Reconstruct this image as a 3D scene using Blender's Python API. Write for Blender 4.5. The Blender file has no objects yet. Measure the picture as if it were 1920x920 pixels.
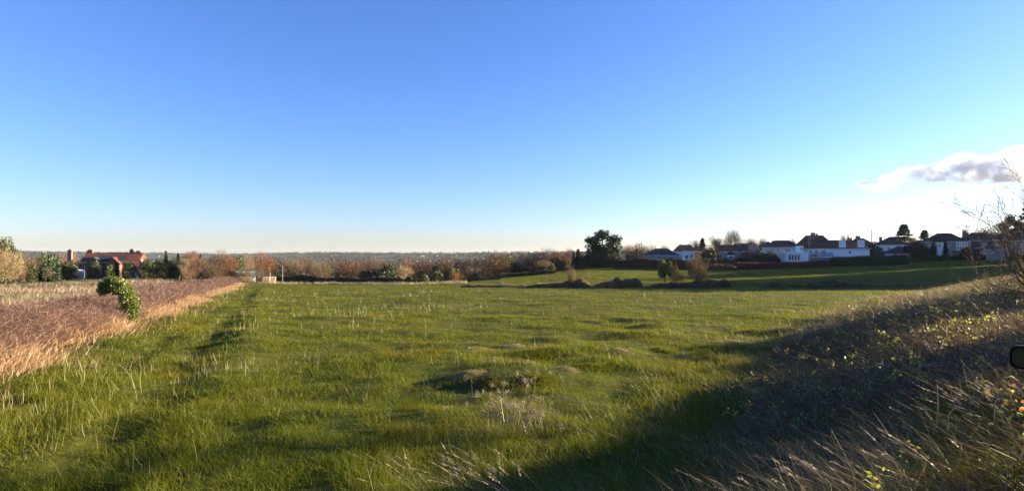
import bpy, math, random
import numpy as np
from mathutils import Vector, Matrix

# ------------------------------------------------------------------ camera, sky, sun
scene = bpy.context.scene
col = scene.collection
F = 1050.0                       # focal length in photograph pixels
cam_d = bpy.data.cameras.new('camera'); cam = bpy.data.objects.new('camera', cam_d); col.objects.link(cam)
cam_d.sensor_width = 36.0; cam_d.lens = F / 1920 * 36.0
cam_d.clip_start = 0.1; cam_d.clip_end = 60000
cam.rotation_euler = (math.radians(90 + math.degrees(math.atan(15 / F))), 0, 0)
scene.camera = cam
SUN_AZ, SUN_EL = math.radians(75), math.radians(10)      # azimuth measured from +Y towards +X
world = bpy.data.worlds.new('World'); scene.world = world; world.use_nodes = True
wt = world.node_tree; wt.nodes.clear()
sky = wt.nodes.new('ShaderNodeTexSky'); sky.sky_type = 'NISHITA'; sky.sun_disc = False
sky.sun_elevation = SUN_EL; sky.sun_rotation = SUN_AZ
sky.air_density = 1.0; sky.dust_density = 0.35; sky.ozone_density = 3.0; sky.altitude = 100
bg = wt.nodes.new('ShaderNodeBackground'); bg.inputs['Strength'].default_value = 0.050
wo = wt.nodes.new('ShaderNodeOutputWorld')
hs = wt.nodes.new('ShaderNodeHueSaturation'); hs.inputs['Saturation'].default_value = 1.06
tint = wt.nodes.new('ShaderNodeMixRGB'); tint.blend_type = 'MULTIPLY'; tint.inputs[0].default_value = 1; tint.inputs[2].default_value = (.97, .985, 1.38, 1)
wt.links.new(sky.outputs[0], tint.inputs[1]); wt.links.new(tint.outputs[0], hs.inputs['Color']); wt.links.new(hs.outputs[0], bg.inputs['Color']); wt.links.new(bg.outputs[0], wo.inputs['Surface'])
sl = bpy.data.lights.new('sun', 'SUN'); sl.energy = 5.0; sl.angle = math.radians(0.5); sl.color = (1.0, 0.86, 0.57)
so = bpy.data.objects.new('sun', sl); col.objects.link(so)
sdir = Vector((math.sin(SUN_AZ) * math.cos(SUN_EL), math.cos(SUN_AZ) * math.cos(SUN_EL), math.sin(SUN_EL)))
so.rotation_euler = sdir.to_track_quat('Z', 'Y').to_euler()
scene.view_settings.view_transform = 'Standard'; scene.view_settings.look = 'None'
scene.view_settings.gamma = 1.0; scene.view_settings.use_curve_mapping = False
scene.view_settings.exposure = 2.32
scene.render.engine = 'CYCLES'
cy = scene.cycles
cy.max_bounces = 6; cy.diffuse_bounces = 2; cy.glossy_bounces = 2; cy.transmission_bounces = 4; cy.transparent_max_bounces = 8
cy.volume_bounces = 3

RNG = np.random.default_rng(7)

# ------------------------------------------------------------------ helpers
def tag(o, label=None, cat=None, group=None, kind=None):
    if label: o['label'] = label
    if cat: o['category'] = cat
    if group: o['group'] = group
    if kind: o['kind'] = kind
    return o

def empty(name, loc=(0, 0, 0), rz=0.0):
    o = bpy.data.objects.new(name, None); o.location = loc; o.rotation_euler = (0, 0, rz)
    o.empty_display_size = 0.3
    col.objects.link(o); return o

def make_mesh(name, verts, faces, attrs=None, smooth=False):
    """faces: (M,k) int array (k = 3 or 4) or list of tuples"""
    me = bpy.data.meshes.new(name)
    verts = np.asarray(verts, dtype=np.float32)
    if isinstance(faces, np.ndarray):
        k = faces.shape[1]; M = faces.shape[0]
        me.vertices.add(len(verts)); me.vertices.foreach_set('co', verts.ravel())
        me.loops.add(M * k); me.loops.foreach_set('vertex_index', faces.astype(np.int32).ravel())
        me.polygons.add(M); me.polygons.foreach_set('loop_start', np.arange(0, M * k, k, dtype=np.int32))
        me.polygons.foreach_set('loop_total', np.full(M, k, dtype=np.int32))
        if smooth: me.polygons.foreach_set('use_smooth', np.ones(M, dtype=bool))
        me.update(calc_edges=True)
    else:
        me.from_pydata([tuple(map(float, v)) for v in verts], [], [tuple(f) for f in faces])
        if smooth:
            for p in me.polygons: p.use_smooth = True
        me.update()
    if attrs:
        for an, arr in attrs.items():
            arr = np.asarray(arr, dtype=np.float32)
            if arr.ndim == 1:
                a = me.attributes.new(an, 'FLOAT', 'POINT'); a.data.foreach_set('value', arr)
            else:
                a = me.attributes.new(an, 'FLOAT_COLOR', 'POINT')
                a.data.foreach_set('color', np.concatenate([arr, np.ones((len(arr), 1), np.float32)], 1).ravel())
    return me

def link(name, me, material, parent=None):
    o = bpy.data.objects.new(name, me); col.objects.link(o)
    if material is not None: me.materials.append(material)
    if parent is not None: o.parent = parent
    return o

def hash2(ix, iy, seed):
    n = (ix.astype(np.int64) * 374761393 + iy.astype(np.int64) * 668265263 + seed * 69069) & 0x7fffffff
    n = ((n ^ (n >> 13)) * 1274126177) & 0x7fffffff
    n = n ^ (n >> 16)
    return (n & 0xffff) / 65535.0

def vn(x, y, s, seed=0):
    x = np.asarray(x, float) / s; y = np.asarray(y, float) / s
    ix = np.floor(x); iy = np.floor(y); fx = x - ix; fy = y - iy
    fx = fx * fx * (3 - 2 * fx); fy = fy * fy * (3 - 2 * fy)
    ix = ix.astype(np.int64); iy = iy.astype(np.int64)
    a = hash2(ix, iy, seed); b = hash2(ix + 1, iy, seed); c = hash2(ix, iy + 1, seed); d = hash2(ix + 1, iy + 1, seed)
    return (a * (1 - fx) + b * fx) * (1 - fy) + (c * (1 - fx) + d * fx) * fy

def fbm(x, y, s, seed=0, oct=3):
    r = 0; a = 1; t = 0
    for i in range(oct):
        r = r + a * vn(x, y, s / (2 ** i), seed + i * 17); t += a; a *= 0.5
    return r / t

def sstep(a, b, x):
    t = np.clip((x - a) / (b - a), 0, 1); return t * t * (3 - 2 * t)

# ------------------------------------------------------------------ terrain height
TOE = np.array([(-60, -14), (-12, 1.5), (-2, 4.6), (2.6, 8.2), (8.6, 19), (16.5, 33), (38, 60), (74, 98), (140, 165)], float)
HEDGE = np.array([(-8.5, 1.0), (-15.4, 16.8), (-25.8, 41), (-45, 85), (-71, 147)], float)

def polydist(x, y, P):
    """signed distance (positive to the right of the line as it runs) and length along it"""
    best = np.full(np.shape(x), 1e9); sg = np.zeros(np.shape(x)); al = np.zeros(np.shape(x)); acc = 0
    for (a, b) in zip(P[:-1], P[1:]):
        d = b - a; L = np.hypot(*d); u = d / L
        t = np.clip((x - a[0]) * u[0] + (y - a[1]) * u[1], 0, L)
        qx = a[0] + u[0] * t; qy = a[1] + u[1] * t
        dd = np.hypot(x - qx, y - qy); cr = (x - a[0]) * u[1] - (y - a[1]) * u[0]
        m = dd < best - 1e-9
        best = np.where(m, dd, best); sg = np.where(m, np.sign(cr), sg); al = np.where(m, acc + t, al)
        acc += L
    return best * sg, al

TPX = np.array([-700, -200, 0, 250, 450, 600, 800, 950, 1100, 1300, 1500, 1700, 1850, 2000, 2700], float)
TT = (TPX - 960) / F
TY = np.array([110, 150, 200, 300, 450, 800, 1500, 2600, 4000, 7000, 12000], float)
TZ = np.array([
 [-6.3,-6.3,-6.3,-6.5,-6.8,-6.85,-6.85,-6.85,-6.85,-6.85,-6.6,-6.0,-5.0,-3.6,-3.0],
 [-6.6,-6.8,-7.0,-6.9,-7.9,-8.25,-8.25,-7.4,-5.9,-5.7,-5.1,-4.2,-3.4,-2.6,-2.4],
 [-8.2,-8.6,-9.0,-9.3,-10.5,-12,-12,-7.8,-5.2,-4.8,-3.6,-2.4,-1.4,-1.0,-1.0],
 [-12,-13,-14,-16,-18,-22,-22,-14,-6.4,-5.0,-3.0,-1.5,-0.5,0,0],
 [-24,-26,-28,-29,-30,-32,-32,-22,-10,-8,-5,-2,0,0,0],
 [-50,-55,-60,-60,-60,-60,-60,-42,-22,-15,-10,-8,-6,-6,-6],
 [-60,-70,-75,-75,-75,-78,-75,-50,-26,-20,-20,-20,-20,-20,-20],
 [-14,-16,-18,-36,-42,-40,-44,-34,-14,-20,-30,-30,-30,-30,-30],
 [14,12,14,-6,-10,4,-4,-4,12,10,0,0,0,0,0],
 [-20]*15, [-60]*15], float)

def table(x, y):
    yy = np.clip(y, TY[0], TY[-1]); t = np.clip(x / np.maximum(yy, 1), TT[0], TT[-1])
    ci = np.clip(np.searchsorted(TT, t) - 1, 0, len(TT) - 2); ft = (t - TT[ci]) / (TT[ci + 1] - TT[ci])
    ly = np.log(yy); LY = np.log(TY)
    ri = np.clip(np.searchsorted(LY, ly) - 1, 0, len(TY) - 2); fy = (ly - LY[ri]) / (LY[ri + 1] - LY[ri])
    a = TZ[ri, ci] * (1 - ft) + TZ[ri, ci + 1] * ft; b = TZ[ri + 1, ci] * (1 - ft) + TZ[ri + 1, ci + 1] * ft
    return a * (1 - fy) + b * fy

def H(x, y, detail=True):
    x = np.asarray(x, float); y = np.asarray(y, float)
    z = -3.0 - 0.035 * np.maximum(y, -20)
    s, _ = polydist(x, y, TOE)
    wid = 5.0 + np.clip(y - 6, 0, 60) * 0.16
    top = -1.75 - 0.25 * sstep(8, 20, y) - 0.012 * np.maximum(y, 0)
    k = sstep(0, 1, s / wid)
    z = z * (1 - k) + np.maximum(top, z) * k
    zt = table(x, y)
    b = sstep(96, 128, y)
    z = z * (1 - b) + zt * b
    far = sstep(250, 900, np.hypot(x, y))
    z = z + far * (fbm(x, y, 700, 5, 4) - 0.5) * 26
    if detail:
        near = 1 - sstep(150, 260, np.hypot(x, y))
        off = 1 - sstep(-1, 2, s)
        z = z + near * ((fbm(x, y, 7, 11, 3) - 0.5) * 0.20 * (0.6 + 0.4 * off) + (vn(x, y, 1.2, 31) - 0.5) * 0.15 + (vn(x, y, 2.9, 37) - 0.5) * 0.14 * off)
        rough = np.exp(-((s + 6) / 5.0) ** 2) * sstep(6, 14, y) * (1 - sstep(34, 46, y))
        z = z + rough * (np.maximum(vn(x, y, 1.9, 77) - 0.35, 0)) * 0.42
        h, _ = polydist(x, y, HEDGE)
        w = (vn(x, y, 5, 41) * 0.9 + 0.1) * (1 - sstep(90, 130, y))
        z = z + w * 0.20 * np.exp(-((h - 6.6) / 0.9) ** 2) - w * 0.20 * np.exp(-((h - 5.0) / 0.7) ** 2)
        z = z - w * 0.12 * np.exp(-((h - 3.2) / 0.45) ** 2)
        z = z - near * 0.07 * np.exp(-((y - 84 - 0.18 * x) / 0.8) ** 2) * sstep(-20, 0, x)
    return z

def Hf(x, y): return float(H(np.array([x]), np.array([y]))[0])
def at(px, y): return (px - 960) / F * y                     # sideways position of a sight line at depth y
def zrow(row, y): return -(row - 475) / F * y

# ------------------------------------------------------------------ materials
def new_mat(name):
    m = bpy.data.materials.new(name); m.use_nodes = True; nt = m.node_tree; nt.nodes.clear()
    out = nt.nodes.new('ShaderNodeOutputMaterial'); return m, nt, out

def N(nt, t, **kw):
    n = nt.nodes.new(t)
    for k, v in kw.items():
        if hasattr(n, k) and not k[0].isupper(): setattr(n, k, v)
        else: n.inputs[k].default_value = v
    return n

def ramp(nt, stops):
    r = nt.nodes.new('ShaderNodeValToRGB'); e = r.color_ramp.elements
    while len(e) < len(stops): e.new(0.5)
    for i, (p, c) in enumerate(stops):
        e[i].position = p; e[i].color = (c[0], c[1], c[2], 1)
    return r

def simple(name, c, rough=0.8, noise=0.25, scale=3.0, spec=0.3, metal=0.0, bump=0.0):
    m, nt, out = new_mat(name)
    p = N(nt, 'ShaderNodeBsdfPrincipled', Roughness=rough, Metallic=metal); p.inputs['Specular IOR Level'].default_value = spec
    tc = N(nt, 'ShaderNodeTexCoord'); no = N(nt, 'ShaderNodeTexNoise', Scale=scale, Detail=5.0)
    nt.links.new(tc.outputs['Object'], no.inputs['Vector'])
    lo = [v * (1 - noise) for v in c]; hi = [min(1, v * (1 + noise)) for v in c]
    r = ramp(nt, [(0.3, lo), (0.7, hi)])
    nt.links.new(no.outputs[0], r.inputs[0]); nt.links.new(r.outputs[0], p.inputs['Base Color'])
    if bump:
        b = N(nt, 'ShaderNodeBump', Strength=bump, Distance=0.05)
        nt.links.new(no.outputs[0], b.inputs['Height']); nt.links.new(b.outputs[0], p.inputs['Normal'])
    nt.links.new(p.outputs[0], out.inputs[0]); return m

def blade_mat(name, stops, patch=None, patch_scale=0.15, transl=0.45, gloss=0.06, objcol=False):
    """thin leaf or blade: colour from the per-blade attribute, patches by place, light passing through"""
    m, nt, out = new_mat(name)
    at_ = N(nt, 'ShaderNodeAttribute', attribute_name='rnd')
    r = ramp(nt, stops); nt.links.new(at_.outputs['Fac'], r.inputs[0]); c = r.outputs[0]
    if patch:
        g = N(nt, 'ShaderNodeNewGeometry'); no = N(nt, 'ShaderNodeTexNoise', Scale=patch_scale, Detail=4.0, Roughness=0.6)
        nt.links.new(g.outputs['Position'], no.inputs['Vector'])
        mr = N(nt, 'ShaderNodeMapRange'); mr.inputs['From Min'].default_value = 0.46; mr.inputs['From Max'].default_value = 0.66
        nt.links.new(no.outputs[0], mr.inputs['Value'])
        mx = N(nt, 'ShaderNodeMixRGB'); mx.blend_type = 'MIX'; mx.inputs[2].default_value = (*patch, 1)
        ml = N(nt, 'ShaderNodeMath', operation='MULTIPLY'); ml.inputs[1].default_value = 0.65
        nt.links.new(mr.outputs[0], ml.inputs[0]); nt.links.new(ml.outputs[0], mx.inputs[0]); nt.links.new(c, mx.inputs[1]); c = mx.outputs[0]
    if objcol:
        oi = N(nt, 'ShaderNodeObjectInfo'); mx = N(nt, 'ShaderNodeMixRGB'); mx.blend_type = 'MULTIPLY'; mx.inputs[0].default_value = 1
        nt.links.new(c, mx.inputs[1]); nt.links.new(oi.outputs['Color'], mx.inputs[2]); c = mx.outputs[0]
    d = N(nt, 'ShaderNodeBsdfDiffuse'); t = N(nt, 'ShaderNodeBsdfTranslucent'); mix = N(nt, 'ShaderNodeMixShader'); mix.inputs[0].default_value = transl
    nt.links.new(c, d.inputs[0]); nt.links.new(c, t.inputs[0]); nt.links.new(d.outputs[0], mix.inputs[1]); nt.links.new(t.outputs[0], mix.inputs[2])
    if gloss > 0:
        gl = N(nt, 'ShaderNodeBsdfGlossy', Roughness=0.45); m2 = N(nt, 'ShaderNodeMixShader'); m2.inputs[0].default_value = gloss
        nt.links.new(mix.outputs[0], m2.inputs[1]); nt.links.new(gl.outputs[0], m2.inputs[2]); nt.links.new(m2.outputs[0], out.inputs[0])
    else: nt.links.new(mix.outputs[0], out.inputs[0])
    return m

def scl(c, k): return tuple(v * k for v in c)
M = {}
M['grass'] = blade_mat('grass', [(0, (.048, .074, .003)), (.5, (.120, .136, .006)), (.80, (.215, .19, .012)), (1, (.27, .21, .04))], patch=(.19, .155, .010), patch_scale=.17, gloss=.012)
M['stalk'] = blade_mat('stalk', [(0, (.17, .18, .03)), (.6, (.30, .25, .07)), (1, (.42, .32, .13))], transl=.35)
M['dry'] = blade_mat('dry_grass', [(0, (.10, .075, .032)), (.5, (.27, .195, .09)), (1, (.50, .39, .22))], transl=.4)
M['orange_dry'] = blade_mat('straw_skirt', [(0, (.20, .11, .05)), (.5, (.36, .21, .105)), (1, (.50, .33, .17))], transl=.3)
M['bramble'] = blade_mat('bramble_twigs', [(0, (.045, .020, .016)), (.5, (.12, .055, .040)), (1, (.27, .15, .11))], transl=.08, gloss=.05)
M['weeds'] = blade_mat('weeds', [(0, (.09, .06, .035)), (.4, (.20, .13, .08)), (.75, (.28, .20, .11)), (1, (.10, .14, .03))], transl=.2)
M['bleaf'] = blade_mat('bramble_leaves', [(0, (.06, .10, .015)), (.5, (.22, .24, .03)), (.9, (.34, .30, .04)), (1, (.30, .08, .03))], transl=.5)
M['twig'] = blade_mat('twigs', [(0, (.6, .6, .6)), (1, (1.25, 1.25, 1.25))], transl=0.0, gloss=0, objcol=True)
M['leaf'] = blade_mat('leaves', [(0, (.55, .55, .55)), (.6, (1, 1, 1)), (1, (1.5, 1.5, 1.3))], transl=.25, gloss=.05, objcol=True)
M['bark'] = simple('bark', (.13, .10, .075), 0.95, .35, 6, .1, bump=.4)
M['white_render'] = simple('white_render', (.72, .73, .74), .85, .06, .6)
M['cream_render'] = simple('cream_render', (.55, .50, .42), .85, .08, .6)
M['grey_render'] = simple('grey_render', (.22, .22, .22), .85, .12, .7)
M['white_paint'] = simple('white_paint', (.78, .78, .78), .5, .03, 2)
M['lead'] = simple('lead', (.16, .17, .19), .6, .15, 2)
M['straw'] = blade_mat('straw', [(0, (.12, .10, .03)), (.5, (.27, .19, .075)), (1, (.42, .32, .15))], transl=.3)
M['grass_soil'] = simple('grass_soil', (.045, .050, .018), 1, .4, 9, 0)
M['soil'] = simple('soil', (.10, .065, .04), .95, .4, 4, .1, bump=.6)

def glass_mat():
    m, nt, out = new_mat('window_glass')
    p = N(nt, 'ShaderNodeBsdfPrincipled', Roughness=0.06); p.inputs['Base Color'].default_value = (.02, .025, .03, 1); p.inputs['Specular IOR Level'].default_value = .8
    nt.links.new(p.outputs[0], out.inputs[0]); return m
M['glass'] = glass_mat()

def tiled(name, c1, c2, mortar, sx, sy, rough=.85, bump=.3):
    m, nt, out = new_mat(name)
    p = N(nt, 'ShaderNodeBsdfPrincipled', Roughness=rough); p.inputs['Specular IOR Level'].default_value = .2
    tc = N(nt, 'ShaderNodeTexCoord'); mp = N(nt, 'ShaderNodeMapping')
    sep = N(nt, 'ShaderNodeSeparateXYZ'); add = N(nt, 'ShaderNodeMath', operation='ADD'); cmb = N(nt, 'ShaderNodeCombineXYZ')
    nt.links.new(tc.outputs['Object'], sep.inputs[0]); nt.links.new(sep.outputs[0], add.inputs[0]); nt.links.new(sep.outputs[1], add.inputs[1])
    nt.links.new(add.outputs[0], cmb.inputs[0]); nt.links.new(sep.outputs[2], cmb.inputs[1])
    b = N(nt, 'ShaderNodeTexBrick', Scale=1.0); b.inputs['Color1'].default_value = (*c1, 1); b.inputs['Color2'].default_value = (*c2, 1)
    b.inputs['Mortar'].default_value = (*mortar, 1); b.inputs['Mortar Size'].default_value = .012; b.inputs['Brick Width'].default_value = sx; b.inputs['Row Height'].default_value = sy
    nt.links.new(cmb.outputs[0], b.inputs['Vector'])
    no = N(nt, 'ShaderNodeTexNoise', Scale=0.7, Detail=5.0); nt.links.new(tc.outputs['Object'], no.inputs['Vector'])
    r = ramp(nt, [(.3, (.65, .65, .65)), (.7, (1.2, 1.2, 1.15))]); nt.links.new(no.outputs[0], r.inputs[0])
    mx = N(nt, 'ShaderNodeMixRGB'); mx.blend_type = 'MULTIPLY'; mx.inputs[0].default_value = 1
    nt.links.new(b.outputs[0], mx.inputs[1]); nt.links.new(r.outputs[0], mx.inputs[2]); nt.links.new(mx.outputs[0], p.inputs['Base Color'])
    nt.links.new(p.outputs[0], out.inputs[0]); return m
M['red_tiles'] = tiled('red_tiles', (.19, .062, .038), (.13, .048, .034), (.08, .04, .03), .22, .14)
M['brown_tiles'] = tiled('brown_tiles', (.10, .055, .04), (.075, .04, .032), (.03, .02, .018), .25, .16)
M['slate'] = tiled('slate', (.055, .06, .07), (.045, .05, .06), (.02, .02, .025), .3, .2)
M['orange_tiles'] = tiled('orange_tiles', (.33, .11, .05), (.26, .085, .04), (.08, .04, .03), .22, .14)
M['brick'] = tiled('brick', (.24, .085, .055), (.17, .065, .045), (.2, .20, .16), .225, .075)

# ------------------------------------------------------------------ ground
def axis(lo, hi, a, n):
    u = np.linspace(math.asinh(lo / a), math.asinh(hi / a), n); return a * np.sinh(u)
gx = axis(-7500, 7500, 30, 1130); gy = axis(-60, 7500, 22, 880)
GX, GY = np.meshgrid(gx, gy)
GZ = H(GX.ravel(), GY.ravel()).reshape(GX.shape)
fx, fy = GX.ravel(), GY.ravel()
d_t, _ = polydist(fx, fy, TOE); d_h, _ = polydist(fx, fy, HEDGE)
cols = np.zeros((fx.size, 3))
cols[:] = (.065, .070, .011)
def mixc(mask, c):
    global cols
    cols = cols * (1 - mask[:, None]) + np.array(c)[None] * mask[:, None]
yel = sstep(.45, .65, fbm(fx, fy, 9, 3, 3)); mixc(yel * .5, (.10, .09, .014))
bare = sstep(.62, .72, fbm(fx, fy, 3, 9, 3)); mixc(bare * .5, (.05, .045, .02))
mixc(sstep(-1.5, 1.5, d_t) * (1 - sstep(95, 120, fy)) * .9, (.055, .042, .025))            # rough bank
mixc((1 - sstep(-1.0, 1.0, d_h)) * (1 - sstep(150, 165, fy)) * (1 - .7 * sstep(.55, .62, fbm(fx, fy, 30, 71, 3)) * sstep(60, 80, fy)), (.14, .09, .055))   # weedy field
farm = sstep(225, 300, fy)
pn = fbm(fx, fy, 260, 21, 3)
mixc(farm * sstep(.3, .45, pn), (.055, .040, .030)); mixc(farm * sstep(.52, .56, pn), (.075, .075, .035)); mixc(farm * sstep(.66, .70, pn), (.045, .035, .030))
ny, nx = GX.shape
idx = np.arange(nx * ny).reshape(ny, nx)
fq = np.stack([idx[:-1, :-1].ravel(), idx[:-1, 1:].ravel(), idx[1:, 1:].ravel(), idx[1:, :-1].ravel()], 1)
gm, nt, out = new_mat('ground')
ga = N(nt, 'ShaderNodeAttribute', attribute_name='cover'); gp = N(nt, 'ShaderNodeBsdfPrincipled', Roughness=1.0); gp.inputs['Specular IOR Level'].default_value = 0.05
gg = N(nt, 'ShaderNodeNewGeometry'); gn = N(nt, 'ShaderNodeTexNoise', Scale=2.2, Detail=8.0, Roughness=.7); nt.links.new(gg.outputs['Position'], gn.inputs['Vector'])
gr = ramp(nt, [(.3, (.45, .45, .45)), (.7, (1.5, 1.5, 1.45))]); nt.links.new(gn.outputs[0], gr.inputs[0])
gmx = N(nt, 'ShaderNodeMixRGB'); gmx.blend_type = 'MULTIPLY'; gmx.inputs[0].default_value = 1
nt.links.new(ga.outputs['Color'], gmx.inputs[1]); nt.links.new(gr.outputs[0], gmx.inputs[2]); nt.links.new(gmx.outputs[0], gp.inputs['Base Color'])
gb = N(nt, 'ShaderNodeBump', Strength=.5, Distance=.12); nt.links.new(gn.outputs[0], gb.inputs['Height']); nt.links.new(gb.outputs[0], gp.inputs['Normal'])
nt.links.new(gp.outputs[0], out.inputs[0])
g = link('ground', make_mesh('ground', np.stack([fx, fy, GZ.ravel()], 1), fq, {'cover': cols}, smooth=True), gm)
tag(g, 'grass field falling gently away to a wooded valley and far hills', 'ground', kind='structure')

# ------------------------------------------------------------------ ribbons, cards, tubes
def ribbons(p0, d, L, bend, w, nseg=2, rnd=None, rng=RNG):
    n = len(p0); L = np.broadcast_to(L, (n,))[:, None]; w = np.broadcast_to(w, (n,))[:, None]
    side = np.cross(d, rng.normal(size=(n, 3))); side /= np.linalg.norm(side, axis=1, keepdims=True) + 1e-9
    vs = []
    for i in range(nseg + 1):
        t = i / nseg; c = p0 + d * L * t + bend * L * t * t
        ww = w * (1 - t * .85) * .5
        vs += [c - side * ww, c + side * ww]
    V = np.stack(vs, 1).reshape(-1, 3); k = 2 * (nseg + 1)
    base = (np.arange(n) * k)[:, None]
    fs = []
    for i in range(nseg): fs.append(base + np.array([2 * i, 2 * i + 1, 2 * i + 3, 2 * i + 2])[None])
    Fq = np.stack(fs, 1).reshape(-1, 4)
    if rnd is None: rnd = rng.random(n)
    return V, Fq, np.repeat(rnd, k)

def cards(p, size, rnd=None, rng=RNG, flat=0.0, aspect=.6):
    n = len(p); a = rng.normal(size=(n, 3)); a[:, 2] *= (1 - flat); a /= np.linalg.norm(a, axis=1, keepdims=True)
    b = np.cross(a, rng.normal(size=(n, 3))); b /= np.linalg.norm(b, axis=1, keepdims=True) + 1e-9
    s = (np.broadcast_to(size, (n,)) * .5)[:, None]
    V = np.stack([p - a * s, p + b * s * aspect, p + a * s, p - b * s * aspect], 1).reshape(-1, 3)
    Fq = np.arange(n * 4).reshape(n, 4)
    if rnd is None: rnd = rng.random(n)
    return V, Fq, np.repeat(rnd, 4)

def merge(parts):
    V, Fs, A = [], [], []; o = 0
    for v, f, a in parts:
        V.append(v); Fs.append(f + o); A.append(a); o += len(v)
    return np.concatenate(V), np.concatenate(Fs), np.concatenate(A)

def build(name, parts, material, parent=None):
    v, f, a = merge(parts) if isinstance(parts, list) else parts
    return link(name, make_mesh(name, v, f, {'rnd': a}), material, parent)

def prisms(p0, p1, r0, r1, sides=3, rnd=None, rng=RNG):
    n = len(p0); d = p1 - p0; d = d / (np.linalg.norm(d, axis=1, keepdims=True) + 1e-9)
    ref = np.where(np.abs(d[:, 2:3]) > .9, np.array([[1., 0, 0]]), np.array([[0, 0, 1.]]))
    a = np.cross(d, ref); a /= np.linalg.norm(a, axis=1, keepdims=True); b = np.cross(d, a)
    vs = []
    for (p, r) in ((p0, r0), (p1, r1)):
        for k in range(sides):
            an = 2 * math.pi * k / sides; vs.append(p + (a * math.cos(an) + b * math.sin(an)) * r[:, None])
    V = np.stack(vs, 1).reshape(-1, 3); base = (np.arange(n) * 2 * sides)[:, None]
    fs = [base + np.array([k, (k + 1) % sides, sides + (k + 1) % sides, sides + k])[None] for k in range(sides)]
    Fq = np.stack(fs, 1).reshape(-1, 4)
    if rnd is None: rnd = rng.random(n)
    return V, Fq, np.repeat(rnd, 2 * sides)

# ------------------------------------------------------------------ field grass
def unit(v): return v / (np.linalg.norm(v, axis=1, keepdims=True) + 1e-9)
def scatter(n, y0, y1, t0, t1, power, rng=RNG):
    """points over a wedge of land, thinning with distance; density ~ y^-power"""
    u = rng.random(n); e = 2 - power
    if abs(e) < 1e-6: y = y0 * (y1 / y0) ** u
    else: y = (y0 ** e + u * (y1 ** e - y0 ** e)) ** (1 / e)
    t = t0 + (t1 - t0) * rng.random(n)
    return t * y, y

def grass_field(name, n, y0, y1, power, hk, wk, seg):
    x, y = scatter(n, y0, y1, -1.1, 1.1, power)
    st, _ = polydist(x, y, TOE); sh, _ = polydist(x, y, HEDGE)
    keep = (st < RNG.normal(.2, 1.0, n)) & (sh > RNG.normal(1.0, .5, n)) & (RNG.random(n) < .35 + 1.0 * vn(x, y, .9, 8))
    x, y, st = x[keep], y[keep], st[keep]; n = len(x)
    z = H(x, y) - .01
    clump = .6 * fbm(x, y, 2.2, 91, 3) + .4 * vn(x, y, .55, 93)
    dist = np.hypot(x, y)
    h = hk * .78 * (.035 + .24 * sstep(.35, .72, clump) + .05 * RNG.random(n)) * (.6 + .7 * RNG.random(n)) * (dist / 10) ** .10
    w = wk * .0055 * np.maximum(dist / 8, .8) ** .75
    lean = RNG.normal(0, .38, (n, 3)); lean[:, 0] -= .25 * (vn(x, y, 3, 61)); lean[:, 2] = 1
    d = unit(lean); bend = RNG.normal(0, .35, (n, 3)); bend[:, 2] = -.25 * np.abs(RNG.normal(0, 1, n))
    dryp = sstep(.5, .75, fbm(x, y, 5, 15, 3)) * .35
    rnd = np.clip(RNG.beta(2, 3, n) * .85 + dryp * RNG.random(n), 0, 1)
    return ribbons(np.stack([x, y, z], 1), d, h, bend, w, seg, rnd)

parts = [grass_field('a', 520000, 4.5, 42, 1.75, 1.0, 1.0, 2), grass_field('b', 420000, 38, 165, 1.3, 1.0, 1.1, 1)]
parts = [(v, f, a) for v, f, a in parts]
# second field beyond the broken bank
x, y = scatter(90000, 112, 205, -.02, 1.0, 1.0); k = H(x, y, False) > -8.5; x, y = x[k], y[k]; n = len(x)
parts.append(ribbons(np.stack([x, y, H(x, y)], 1), unit(np.concatenate([RNG.normal(0, .3, (n, 2)), np.ones((n, 1))], 1)), .16 + .14 * RNG.random(n), np.zeros((n, 3)), .05, 1, RNG.beta(2, 4, n)))
o = build('field_grass', parts, M['grass']); tag(o, 'short lush green grass covering the open field', 'grass', kind='stuff')

# taller yellow seed stalks standing in loose patches
def stalks():
    x, y = scatter(42000, 5.5, 95, -1.0, .9, 1.3)
    st, _ = polydist(x, y, TOE); sh, _ = polydist(x, y, HEDGE)
    dens = sstep(.50, .72, fbm(x, y, 4.5, 101, 3)) * (.25 + .75 * sstep(3, -12, x - 0.1 * y)) + .05
    k = (st < 1) & (sh > 1.5) & (RNG.random(len(x)) < dens); x, y = x[k], y[k]; n = len(x)
    L = (.22 + .38 * RNG.random(n) ** 1.5); dist = np.hypot(x, y)
    lean = RNG.normal(0, .2, (n, 3)); lean[:, 0] -= .06; lean[:, 2] = 1
    bend = RNG.normal(0, .08, (n, 3)); bend[:, 2] = 0
    return ribbons(np.stack([x, y, H(x, y)], 1), unit(lean), L, bend, .0030 * np.maximum(dist / 9, .8) ** .8, 3)
o = build('seed_stalks', stalks(), M['stalk']); tag(o, 'thin yellow seed stalks standing above the field grass', 'grass stalks', kind='stuff')

# ------------------------------------------------------------------ rough bank on the right
def bank_pts(n, y0, y1, power, smin=-1.0, smax=9, t0=-.4, t1=1.25):
    x, y = scatter(n, y0, y1, t0, t1, power)
    s, _ = polydist(x, y, TOE)
    k = (s > smin) & (s < smax + y * .35) & (np.hypot(x, y) > 2.2) & ~((np.abs((x - 3.78) * .688 + (y - 2.65) * .725) < 2.2) & (np.abs((x - 3.78) * .725 - (y - 2.65) * .688) < .95)) ; return x[k], y[k], s[k]

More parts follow.
